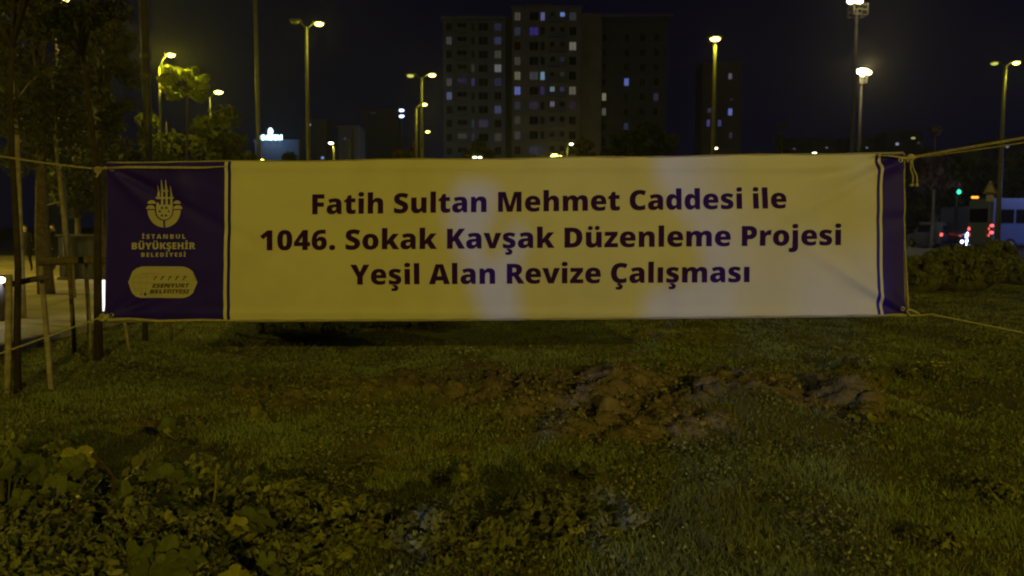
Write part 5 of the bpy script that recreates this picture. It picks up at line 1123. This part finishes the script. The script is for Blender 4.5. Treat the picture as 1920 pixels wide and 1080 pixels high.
M['wall_sky'] = material('dark bluish far wall', (0.22, 0.20, 0.34), rough=.9)
M['wall_far'] = material('very dark far wall', (0.02, 0.02, 0.03), rough=.9)
def block(label, px0, px1, ytop, D, mat, lits, name='far_building', cat='building', group='dark buildings in the distance', pitch=(1.6, 3.0)):
    a = at(px0, ytop, D); b_ = at(px1, ytop, D); cx = (a.x + b_.x) / 2; W = b_.x - a.x; H = a.z
    r_ = root(name, label, cat, (cx, D, 0), 0, group)
    MB().box((0, 4, H / 2), (W, 8, H)).obj('wall', mat, r_)
    MB().box((0, 4, H + .2), (W + .4, 8.4, .4)).obj('roof', mat, r_)
    for lx, ly, w, h, colr in lits:
        p = at(lx, ly, D); fw, fh = w * D / F, h * D / F
        o = MB().box((p.x - cx, -.03, p.z), (fw + .2, .1, fh + .2)).obj('window', M['frame'], r_)
        MB().box((p.x - cx, -.1, p.z), (fw, .06, fh)).obj('pane', litmat(colr), o)
    return r_
block('unlit tower standing right of the lone street lamp with a few bluish windows', 1318, 1392, 118, 210, M['wall_sky'], [(1369, 143, 6, 10, (90, 90, 108)), (1369, 210, 7, 12, (100, 112, 180)), (1330, 207, 6, 8, (48, 48, 74)), (1328, 231, 5, 12, (72, 66, 130)), (1349, 231, 6, 11, (62, 60, 104)), (1370, 254, 6, 10, (40, 42, 60)), (1363, 121, 3, 3, (36, 34, 50)), (1371, 187, 5, 4, (30, 30, 44))])
block('low grey building beside the distant white lamp', 634, 660, 240, 150, M['wall_a'], [(647, 260, 4, 4, (56, 52, 96))])
block('narrow stair tower attached on the right of the low grey building', 662, 670, 239, 150, M['wall_b'], [])
block('dark far building carrying the glowing rooftop sign', 478, 560, 266, 160, M['wall_sky'], [(581, 0, .1, .1, (10, 10, 10))][:0] + [(475, 257, .1, .1, (10, 10, 10))][:0])
block('dark far house between the rooftop sign and the low grey building', 566, 612, 226, 230, M['wall_sky'], [(581, 234, 4, 3, (170, 160, 200)), (579, 267, 4, 3, (40, 42, 64)), (605, 296, 5, 4, (130, 160, 220))])
block('wide dark far house right of the low grey building', 676, 748, 205, 235, M['wall_sky'], [(700, 212, 8, 3, (34, 34, 46)), (764, 0, .1, .1, (9, 9, 9))][:1])
block('low dark house right of the lone street lamp', 1480, 1570, 262, 240, M['wall_dark'], [(1489, 279, 4, 3, (80, 70, 110)), (1550, 277, 4, 3, (100, 94, 110)), (1448, 268, .1, .1, (9, 9, 9))][:2])
block('low dark house under the blazing floodlight mast', 1590, 1640, 260, 240, M['wall_dark'], [(1614, 268, 3, 3, (70, 68, 76)), (1625, 277, 4, 3, (110, 110, 130))])
block('low dark house above the right end of the banner', 1664, 1730, 248, 240, M['wall_dark'], [(1682, 270, 5, 4, (160, 160, 190)), (1712, 259, 7, 3, (190, 190, 120)), (1722, 267, 3, 4, (60, 56, 50)), (1733, 276, .1, .1, (9, 9, 9))][:3])
block('dark house far behind the left trees', 60, 90, 215, 120, M['wall_dark'], [(72, 238, 6, 4, (80, 86, 100))])
block('low dark house behind the trees at the right edge', 1870, 1930, 262, 150, M['wall_dark'], [(1888, 275, 5, 4, (120, 120, 150))])

# glowing rooftop sign
sg = root('rooftop_sign', 'glowing cyan white letters with a round emblem above them on a far roof', 'sign', (0, 0, 0))
M['sign_glow'] = glow('glowing sign face', (0.55, 0.90, 1.0), 5)
def flatfn(D):
    return lambda px, py: at(px, py, D)
lettering('BASEM', 491, 529, 262.5, 262.5, 9.5, M['sign_glow'], name='letter_face', parent=sg, fn=flatfn(158.6), track=10)
pts = [at(507 + 4.3 * math.cos(a), 247 + 7.0 * math.sin(a), 158.6) for a in np.linspace(0, 2 * math.pi, 17)[:-1]]
MB().add(pts + [p + Vector((0, .12, 0)) for p in pts], [tuple(range(16)), tuple(range(16, 32))[::-1]] + [(i, (i + 1) % 16, 16 + (i + 1) % 16, 16 + i) for i in range(16)]).obj('emblem', M['sign_glow'], sg)
c = at(487, 257.5, 158.6); MB().box(c, (.42, .1, .65)).obj('letter_dot', M['sign_glow'], sg)
mb = MB()
for px in (492, 506, 520, 529): c = at(px, 264, 159); mb.box((c.x, 159, c.z - .1), (.12, .12, 1.6))
c = at(510, 263.5, 159.0); mb.box((c.x, 159.14, c.z), (5.2, .1, .12)); mb.obj('sign_frame', M['steel_dark'], sg)
c = at(508, 255, 155); light('sign_light', 'POINT', c, 260, (.3, .75, 1), sg, radius=.6)

# ------------------------------------------------------------------ vehicles (front towards -Y in their own frame)
def wheel(parent, x, y, r, w=.2):
    t_ = MB().tube([(x - w / 2, y, r), (x + w / 2, y, r)], r, 18).obj('wheel', M['rubber'], parent)
    MB().tube([(x - w / 2 - .012, y, r), (x + w / 2 + .012, y, r)], r * .62, 14).obj('rim', M['rim'], t_)
def car(label, loc, rz, paint, W=1.75, L=4.3, H=1.45, front=None, rear=None, van=False, cat='car', group=None, plate=True):
    r_ = root('parked_car' if cat == 'car' else 'van', label, cat, loc, rz, group)
    h = W / 2
    if van: prof = [(-L / 2, .35), (-L / 2, .95), (-L / 2 + .9, 1.15), (-L / 2 + 1.5, H - .08), (-L / 2 + 1.9, H), (L / 2 - .15, H), (L / 2, H - .15), (L / 2, .35)]
    else: prof = [(-L / 2, .32), (-L / 2 + .03, .68), (-L / 2 + .35, .82), (-L / 2 + 1.15, .95), (-L / 2 + 1.85, H - .05), (-L / 2 + 2.3, H), (L / 2 - 1.25, H - .04), (L / 2 - .45, 1.02), (L / 2 - .06, .98), (L / 2, .65), (L / 2, .32)]
    bm = bmesh.new(); n_ = len(prof)
    ra = [bm.verts.new((-h * (1 if z < 1.0 else .84), y, z)) for y, z in prof]; rb = [bm.verts.new((h * (1 if z < 1.0 else .84), y, z)) for y, z in prof]
    bm.faces.new(ra); bm.faces.new(rb[::-1])
    for k in range(n_): bm.faces.new((ra[k], rb[k], rb[(k + 1) % n_], ra[(k + 1) % n_]))
    bmesh.ops.recalc_face_normals(bm, faces=bm.faces[:])
    bmesh.ops.bevel(bm, geom=bm.edges[:], offset=.05, segments=3, affect='EDGES', profile=.6)
    me = bpy.data.meshes.new('body'); bm.to_mesh(me); bm.free(); me.materials.append(paint); me.polygons.foreach_set('use_smooth', [True] * len(me.polygons))
    mesh_obj('body', me, r_)
    if van:
        ws = [(-L / 2 + .98, 1.2), (-L / 2 + 1.48, H - .18)]; rw = [(L / 2 + .012, 1.15), (L / 2 + .012, H - .3)]
    else:
        ws = [(-L / 2 + 1.2, 1.0), (-L / 2 + 1.8, H - .12)]; rw = [(L / 2 - .52, 1.05), (L / 2 - 1.18, H - .10)]
    for nm, (a, b_) in (('windscreen', ws), ('rear_window', rw)):
        off = Vector((0, -.03 if nm == 'windscreen' else .03, .03 if not (van and nm == 'rear_window') else 0))
        q = [Vector((-h * .78, a[0], a[1])) + off, Vector((h * .78, a[0], a[1])) + off, Vector((h * .70, b_[0], b_[1])) + off, Vector((-h * .70, b_[0], b_[1])) + off]
        MB().add(q + [p - off * .6 for p in q], [(0, 1, 2, 3), (7, 6, 5, 4), (0, 4, 5, 1), (1, 5, 6, 2), (2, 6, 7, 3), (3, 7, 4, 0)]).obj(nm, M['glass_car'], r_)
    for s in (-1, 1):
        MB().box((s * h * .925, .15, (H + 1.0) / 2 - .02), (.03, L * .42, (H - 1.0) * .62), M=Matrix.Rotation(s * R(-9), 3, 'Y')).obj('side_window', M['glass_car'], r_)
        for y in (-L / 2 + .8, L / 2 - .8): wheel(r_, s * (h - .09), y, .32)
        fl = MB().box((s * h * .74, -L / 2 - .01, .70), (.34, .10, .17), bev=.03).obj('headlight', M['lens_head'] if front else M['glass_car'], r_)
        rl = MB().box((s * h * .82, L / 2 + .01, .86 if not van else 1.0), (.20, .06, .22), bev=.02).obj('tail_light', M['lens_tail'] if rear else M['tail_off'], r_)
        MB().box((s * (h + .08), -L / 2 + 1.35, 1.0), (.14, .1, .12), bev=.03).obj('mirror', paint, r_)
        if front: light('headlight_beam', 'SPOT', (s * h * .74, -L / 2 - .12, .70), front, (1, .95, .85), r_, radius=.06, spot=R(70), blend=.7, aim=(0, -1, -.09))
    MB().box((0, -L / 2 - .02, .45), (W * .8, .06, .16), bev=.02).obj('bumper', M['black'], r_)
    MB().box((0, L / 2 + .02, .45), (W * .8, .06, .16), bev=.02).obj('bumper', M['black'], r_)
    return r_
M['glare_post'] = glow('headlight glare strip', (1, .96, .92), 1.5)  # self lit, stands in for a reflected headlight
M['lens_head'] = glow('lit headlight', (1, .97, .9), 14)
M['lens_tail'] = glow('lit tail light', (1.0, .10, .08), 2.6)
M['tail_off'] = material('tail light glass', (.25, .01, .01), rough=.2)
M['lens_cold'] = glow('lit cold headlight', (.62, .78, 1.0), 10)
M['lens_green'] = glow('green traffic light', (0.03, 1.0, .45), 2.4)
M['lens_amber'] = glow('amber beacon', (1.0, .30, .02), 3.2)
M['lens_blue'] = glow('blue marker light', (.05, .06, 1.0), 1.2)
# left: white car with a lit headlight showing at the banner edge, and another at the picture edge
c = at(196, 480, 25.5); car('white car facing the camera, mostly behind the left end of the banner', (c.x + .60, 27.6, .01), R(-4), M['car_white'], front=90)
c = at(3, 525, 13.5); bl = root('bollard_or_glare', 'low bollard lamp shining white on the road at the left picture edge', 'bollard lamp', (c.x, 13.5, 0))
MB().tube([(0, 0, 0), (0, 0, c.z - .06)], .06, 10).obj('post', M['steel_dark'], bl, True)
MB().ball((0, 0, c.z), .055, sub=2, sq=(1, 1, .9)).obj('lens', M['lens_head'], bl, True)
MB().tube([(0, 0, c.z + .05), (0, 0, c.z + .08)], .08, 10).obj('cap', M['steel_dark'], bl, True)
light('lamp_light', 'POINT', (0, -.12, c.z), 3, (1, .93, .8), bl, radius=.05)
c = at(196, 590, 14.4); bl = root('bollard_or_glare', 'white glowing strip standing in for a headlight reflection on the road', 'bollard lamp', (c.x, 14.4, 0))  # added glowing tube where a headlight reflects off the road
MB().tube([(0, 0, 0), (0, 0, .08)], .07, 12).obj('base', M['steel_dark'], bl, True); MB().tube([(0, 0, .08), (0, 0, .64)], .048, 12).obj('lens', M['glare_post'], bl, True)
block('small dark kiosk with a yellow lit window seen between the black trunk and the banner', 186, 236, 376, 58, M['wall_far'], [(197, 394, 10, 24, (120, 122, 44)), (196, 456, 12, 30, (104, 90, 56))], name='kiosk', group=None)
# right: queue at the junction
c = at(1777, 430, 60); vr = car('silver van stopped at the junction with red tail lights', (c.x, 62, .01), R(-178), M['car_grey'], W=1.75, L=4.6, H=1.95, rear=True, van=True, cat='van')
vr.rotation_euler = (0, 0, R(182)); 
o = MB().box((0, 2.32, 1.62), (.34, .05, .10), bev=.02).obj('brake_light', M['lens_amber2'] if 'lens_amber2' in M else M['lens_tail'], vr)
c = at(1806, 430, 56); mo = root('motorbike', 'motorbike with dazzling blue white lights facing the camera beside the van', 'motorbike', (c.x, 56, .01))
MB().tube([(-.06, -.62, .31), (.06, -.62, .31)], .31, 18).obj('wheel', M['rubber'], mo); MB().tube([(-.07, .62, .31), (.07, .62, .31)], .31, 18).obj('wheel', M['rubber'], mo)
MB().box((0, 0, .62), (.26, .8, .34), bev=.08).box((0, .1, .35), (.3, .5, .3), bev=.06).obj('body', M['car_dark'], mo)
MB().box((0, .35, .84), (.26, .6, .10), bev=.04).obj('seat', M['black'], mo)
MB().tube([(-.09, -.62, .31), (-.09, -.35, 1.0)], .03, 6).tube([(.09, -.62, .31), (.09, -.35, 1.0)], .03, 6).obj('fork', M['rim'], mo)
MB().tube([(-.36, -.28, 1.08), (0, -.38, 1.02), (.36, -.28, 1.08)], .02, 6).obj('handlebar', M['black'], mo)
MB().box((0, -.5, .98), (.30, .14, .30), bev=.05).obj('fairing', M['car_white'], mo)
for q in ((.05, .0, 1.08, .15, 1.3), (.05, 0, .60, .17, 1.0), (-.42, 0, .55, .10, 1.0)):
    MB().ball((q[0], -.66, q[2]), q[3], sub=2, sq=(1, .4, q[4])).obj('headlight', M['lens_cold'], mo, True)
MB().tube([(-.45, -.6, .55), (.1, -.6, .58)], .02, 6).obj('crash_bar', M['rim'], mo)
light('headlight_glow', 'POINT', (-.2, -1.3, .7), 260, (.5, .62, 1.0), mo, radius=.12)

def bus(label, loc, rz, L, W, H, paint):
    r_ = root('minibus', label, 'minibus', loc, rz)
    MB().box((0, 0, H / 2 + .2), (W, L, H - .4), bev=.12).obj('body', paint, r_)
    for s in (-1, 1):
        for k in range(5):
            y = -L / 2 + .9 + k * (L - 1.4) / 5
            f_ = MB().box((s * (W / 2 + .01), y + .55, H * .66), (.05, (L - 1.4) / 5 - .14, H * .27), bev=.02).obj('window', M['black'], r_)
            MB().box((s * (W / 2 + .03), y + .55, H * .66), (.03, (L - 1.4) / 5 - .24, H * .27 - .1)).obj('pane', M['glass_car'], f_)
        for y in (-L / 2 + 1.2, L / 2 - 1.4): wheel(r_, s * (W / 2 - .1), y, .42, .26)
        MB().box((s * W * .40, L / 2 + .02, 1.05), (.16, .06, .2), bev=.02).obj('tail_light', M['lens_tail'], r_)
        MB().box((s * W * .40, L / 2 + .02, 1.45), (.16, .06, .2), bev=.02).obj('tail_light', M['lens_tail'], r_)
    MB().box((0, L / 2 + .02, H * .68), (W * .8, .05, H * .26), bev=.02).obj('rear_window', M['glass_car'], r_)
    MB().box((0, -L / 2 - .02, H * .62), (W * .85, .05, H * .34), bev=.02).obj('windscreen', M['glass_car'], r_)
    return r_
c = at(1856, 430, 50)
bs = bus('pale blue minibus cut by the right edge behind the shrubs, dark side windows', (c.x + 4.0, 52.6, .01), 0, 7.2, 2.1, 3.4, M['bus_blue'])
bs.rotation_euler = (0, 0, R(100))
c = at(1858, 430, 48.6)
mk = root('marker_post', 'low post with two red lights one above the other beside the minibus', 'marker post', (c.x, 48.6, 0))
MB().tube([(0, 0, 0), (0, 0, 1.7)], .05, 8).obj('post', M['steel_dark'], mk, True)
for py in (423, 436): p = at(1858, py, 48.5); MB().ball((0, -.08, p.z), .12, sub=2, sq=(1.1, .5, .8)).obj('lamp', M['lens_tail'], mk, True)
unseen_lamp('added cool lamp beyond the right edge that lights the minibus', 42, 44, 6, 1900, (.42, .52, 1.0), 'lens_cool')  # unseen fill added for the side of the minibus
# dark truck with amber beacon
c = at(1822, 400, 58); tk = root('truck', 'dark truck with an amber beacon bar on its roof', 'truck', (c.x, 58.5, 0))
MB().box((0, .0, 2.0), (1.75, 4.2, 2.1), bev=.08).obj('cargo_box', M['car_dark'], tk)
MB().box((0, 0, .75), (1.5, 4.6, .3), bev=.04).obj('chassis', M['black'], tk)
MB().box((0, 3.0, 1.6), (1.7, 1.6, 1.7), bev=.15).obj('cab', M['car_dark'], tk)
for s in (-1, 1):
    for y in (-1.4, 2.9): wheel(tk, s * .72, y, .42, .25)
p = at(1828, 370, 56.2) - Vector((c.x, 58.5, 0)); MB().box(p, (.50, .16, .13), bev=.04).obj('beacon', M['lens_amber'], tk); MB().box(p + Vector((0, .02, -.22)), (.08, .08, .34)).obj('beacon_bracket', M['black'], tk)
p = at(1847, 398, 56.2) - Vector((c.x, 58.5, 0)); MB().ball(p, .13, sub=2).obj('marker_light', M['lens_blue'], tk, True)
MB().box(p + Vector((-.2, .1, 0)), (.36, .05, .05)).obj('marker_arm', M['black'], tk)
# traffic light
c = at(1795, 352, 64); tl_ = root('traffic_light', 'traffic light showing green above the stopped vehicles', 'traffic light', (c.x, 64, 0))
MB().tube([(0, 0, 0), (0, 0, c.z + .3)], .06, 10).obj('pole', M['steel_dark'], tl_, True)
MB().box((0, -.14, c.z - .02), (.34, .22, 1.0), bev=.04).obj('housing', M['black'], tl_)
for k, zz in enumerate((.32, 0, -.30)):
    MB().ball((0, -.26, c.z + zz - .04), .14 if k < 2 else .17, sub=2, sq=(1, .4, 1)).obj('lens', M['lens_green'] if k == 2 else M['tail_off'], tl_, True)
light('green_light', 'POINT', (0, -.6, c.z - .34), 6, (.05, 1, .5), tl_, radius=.1)
# triangular warning sign
c = at(1857, 351, 46); ts = root('warning_sign', 'grey triangular road sign standing above the minibus', 'road sign', (c.x, 46, 0))
MB().tube([(0, .05, 0), (0, .05, c.z + .2)], .035, 8).obj('post', M['steel'], ts, True)
tri_ = [(-.40, -.36), (.40, -.36), (.03, .36), (-.03, .36)]
MB().prism(tri_, (0, .03, 0), (0, 0, c.z), (1, 0, 0), (0, 0, 1)).obj('sign_plate', M['sign_back'], ts)
rim_ = MB()
for a_, b2 in (((-.33, -.31), (.33, -.31)), ((.33, -.31), (0, .28)), ((0, .28), (-.33, -.31))): rim_.tube([(a_[0], -.012, c.z + a_[1]), (b2[0], -.012, c.z + b2[1])], .028, 6)
M['red_sheet'] = material('faded red sign border', (.22, .06, .05), rough=.5)
rim_.obj('sign_border', M['red_sheet'], ts)
MB().box((0, -.02, c.z - .62), (.44, .03, .36), bev=.01).obj('lower_plate', M['sign_back'], ts)

# fence / dark boards on the left behind the people
fb = root('fence', 'low dark board fence beyond the stakes on the left', 'fence', (0, 0, 0))
a, b_ = at(114, 470, 24), at(176, 470, 24)
for k in range(9):
    p = a.lerp(b_, k / 8); MB().box((p.x, p.y, .66), (.118, .03, 1.28)).obj('board', M['steel_dark'], fb)
MB().tube([(a.x - .1, a.y - .05, 1.34), (b_.x + .1, b_.y - .05, 1.34)], .03, 8).obj('top_rail', M['steel'], fb)

# ------------------------------------------------------------------ people
def person(label, px, D, H, step, coat, skirt=False, seed=0, side=0.0):
    c = at(px, 500, D); r_ = root('person', label, 'person', (c.x, D, .01), side, 'people walking away along the road')
    k = H / 1.75
    J = {'pelvis': (0, 0, .95), 'waist': (0, 0, 1.08), 'chest': (0, .01, 1.32), 'neck': (0, 0, 1.48), 'headb': (0, -.01, 1.55), 'head': (0, -.015, 1.65), 'headt': (0, 0, 1.74),
         'shl': (-.17, 0, 1.42), 'ell': (-.22, .05 * step, 1.14), 'hal': (-.23, -.08 * step, .90), 'fl': (-.23, -.10 * step, .80), 'shr': (.17, 0, 1.42), 'elr': (.22, -.05 * step, 1.14), 'har': (.23, -.02 + .1 * step, .90), 'fr': (.23, .1 * step, .80),
         'hil': (-.09, 0, .90), 'knl': (-.10, -.12 * step, .50), 'anl': (-.10, -.18 * step, .09), 'tol': (-.11, -.18 * step - .16, .04), 'hir': (.09, 0, .90), 'knr': (.10, .06 * step, .50), 'anr': (.10, .25 * step, .12), 'tor': (.11, .25 * step - .15, .05)}
    rad = dict(pelvis=.14, waist=.125, chest=.15, neck=.055, headb=.075, head=.098, headt=.06, shl=.07, ell=.048, hal=.034, fl=.028, shr=.07, elr=.048, har=.034, fr=.028, hil=.095, knl=.06, anl=.042, tol=.035, hir=.095, knr=.06, anr=.042, tor=.035)
    E_ = [('pelvis', 'waist'), ('waist', 'chest'), ('chest', 'neck'), ('neck', 'headb'), ('headb', 'head'), ('head', 'headt'), ('chest', 'shl'), ('shl', 'ell'), ('ell', 'hal'), ('hal', 'fl'), ('chest', 'shr'), ('shr', 'elr'), ('elr', 'har'), ('har', 'fr'),
          ('pelvis', 'hil'), ('hil', 'knl'), ('knl', 'anl'), ('anl', 'tol'), ('pelvis', 'hir'), ('hir', 'knr'), ('knr', 'anr'), ('anr', 'tor')]
    ks_ = list(J); me = bpy.data.meshes.new('body'); me.from_pydata([tuple(Vector(J[q]) * k) for q in ks_], [(ks_.index(a), ks_.index(b)) for a, b in E_], [])
    o = bpy.data.objects.new('body', me); COL.objects.link(o)
    sk = o.modifiers.new('s', 'SKIN'); sk.use_smooth_shade = True
    for q, v in zip(ks_, me.skin_vertices[0].data): v.radius = (rad[q] * k, rad[q] * k * (.78 if q in ('chest', 'waist', 'pelvis') else 1)); v.use_root = (q == 'pelvis')
    o.modifiers.new('u', 'SUBSURF').levels = 1
    dg = bpy.context.evaluated_depsgraph_get(); m2 = bpy.data.meshes.new_from_object(o.evaluated_get(dg)); bpy.data.objects.remove(o)
    m2.materials.clear(); m2.materials.append(coat); m2.materials.append(M['trouser']); m2.materials.append(M['skin'])
    for p in m2.polygons:
        z = p.center.z / k; p.use_smooth = True
        p.material_index = 2 if (z > 1.49 or (z < .85 and abs(p.center.x) > .19 * k)) else 1 if z < .82 else 0
    m2.name = 'body'; o = mesh_obj('body', m2, r_)
    MB().ball((0, .02 * k, 1.675 * k), .105 * k, sub=2, sq=(.95, 1.0, .92)).obj('hair', M['hair'], r_, True)
    mb = MB(); ring = []
    for z, rx, ry in ((1.47, .09, .08), (1.40, .21, .12), (1.2, .19, .14), (1.0, .18, .14), (.78 if not skirt else .62, .20, .16)):
        ring.append([Vector((math.cos(a) * rx, math.sin(a) * ry, z)) * k for a in np.linspace(0, 2 * math.pi, 15)[:-1]])
    vs = [v for q in ring for v in q]; fs = [(i * 14 + j, i * 14 + (j + 1) % 14, (i + 1) * 14 + (j + 1) % 14, (i + 1) * 14 + j) for i in range(4) for j in range(14)]
    mb.add(vs, fs).obj('jacket', coat, r_, True)
    return r_
person('person in dark clothes walking alone left of the pair', 50, 28, 1.66, 1.0, M['coat_black'], skirt=True, side=R(15))
person('person in dark clothes on the left of the walking pair', 87, 29, 1.66, .8, M['coat_brown'], side=R(-10))
person('person in dark clothes on the right of the walking pair', 102, 29.3, 1.68, -.8, M['coat_black'], side=R(5))

# ------------------------------------------------------------------ unseen lamps added to light the road, the far lawn and the tower
unseen_lamp('added sodium lamp beyond the left edge that lights the road', -24, 21, 7.0, 3900, (1.0, .82, .12), 'lens_sodium')  # added for the bright road on the left
unseen_lamp('added sodium lamp hidden behind the banner to light the far lawn', 0.8, 44, 4.6, 300, (1.0, .85, .08), 'lens_sodium')  # added glow for the far lawn, never in view
unseen_lamp('added lamp hidden behind the banner that lights the apartment tower', 12.5, 160, 12, 420, (1.0, .86, .20), 'lens_sodium')  # added warm light for the lower tower walls
unseen_lamp('added cool lamp hidden behind the banner that lights the left wing', -16, 145, 8, 600, (.55, .62, 1.0), 'lens_cool')  # added cool light for the left part of the tower

# ------------------------------------------------------------------ haze added to give the lamps their halos
hz = bpy.data.materials.new('lamp glow haze'); hz.use_nodes = True
nt = hz.node_tree; nt.nodes.clear()
o_ = nt.nodes.new('ShaderNodeOutputMaterial'); v_ = nt.nodes.new('ShaderNodeVolumePrincipled')
v_.inputs['Color'].default_value = (.85, .87, .95, 1); v_.inputs['Density'].default_value = 0.0005; v_.inputs['Anisotropy'].default_value = 0.8
nt.links.new(v_.outputs[0], o_.inputs['Volume'])
hb = MB().box((0, 135, 34), (560, 400, 70)).obj('haze', hz); hb['kind'] = 'stuff'; hb['label'] = 'thin lamp glow haze added over the whole place'
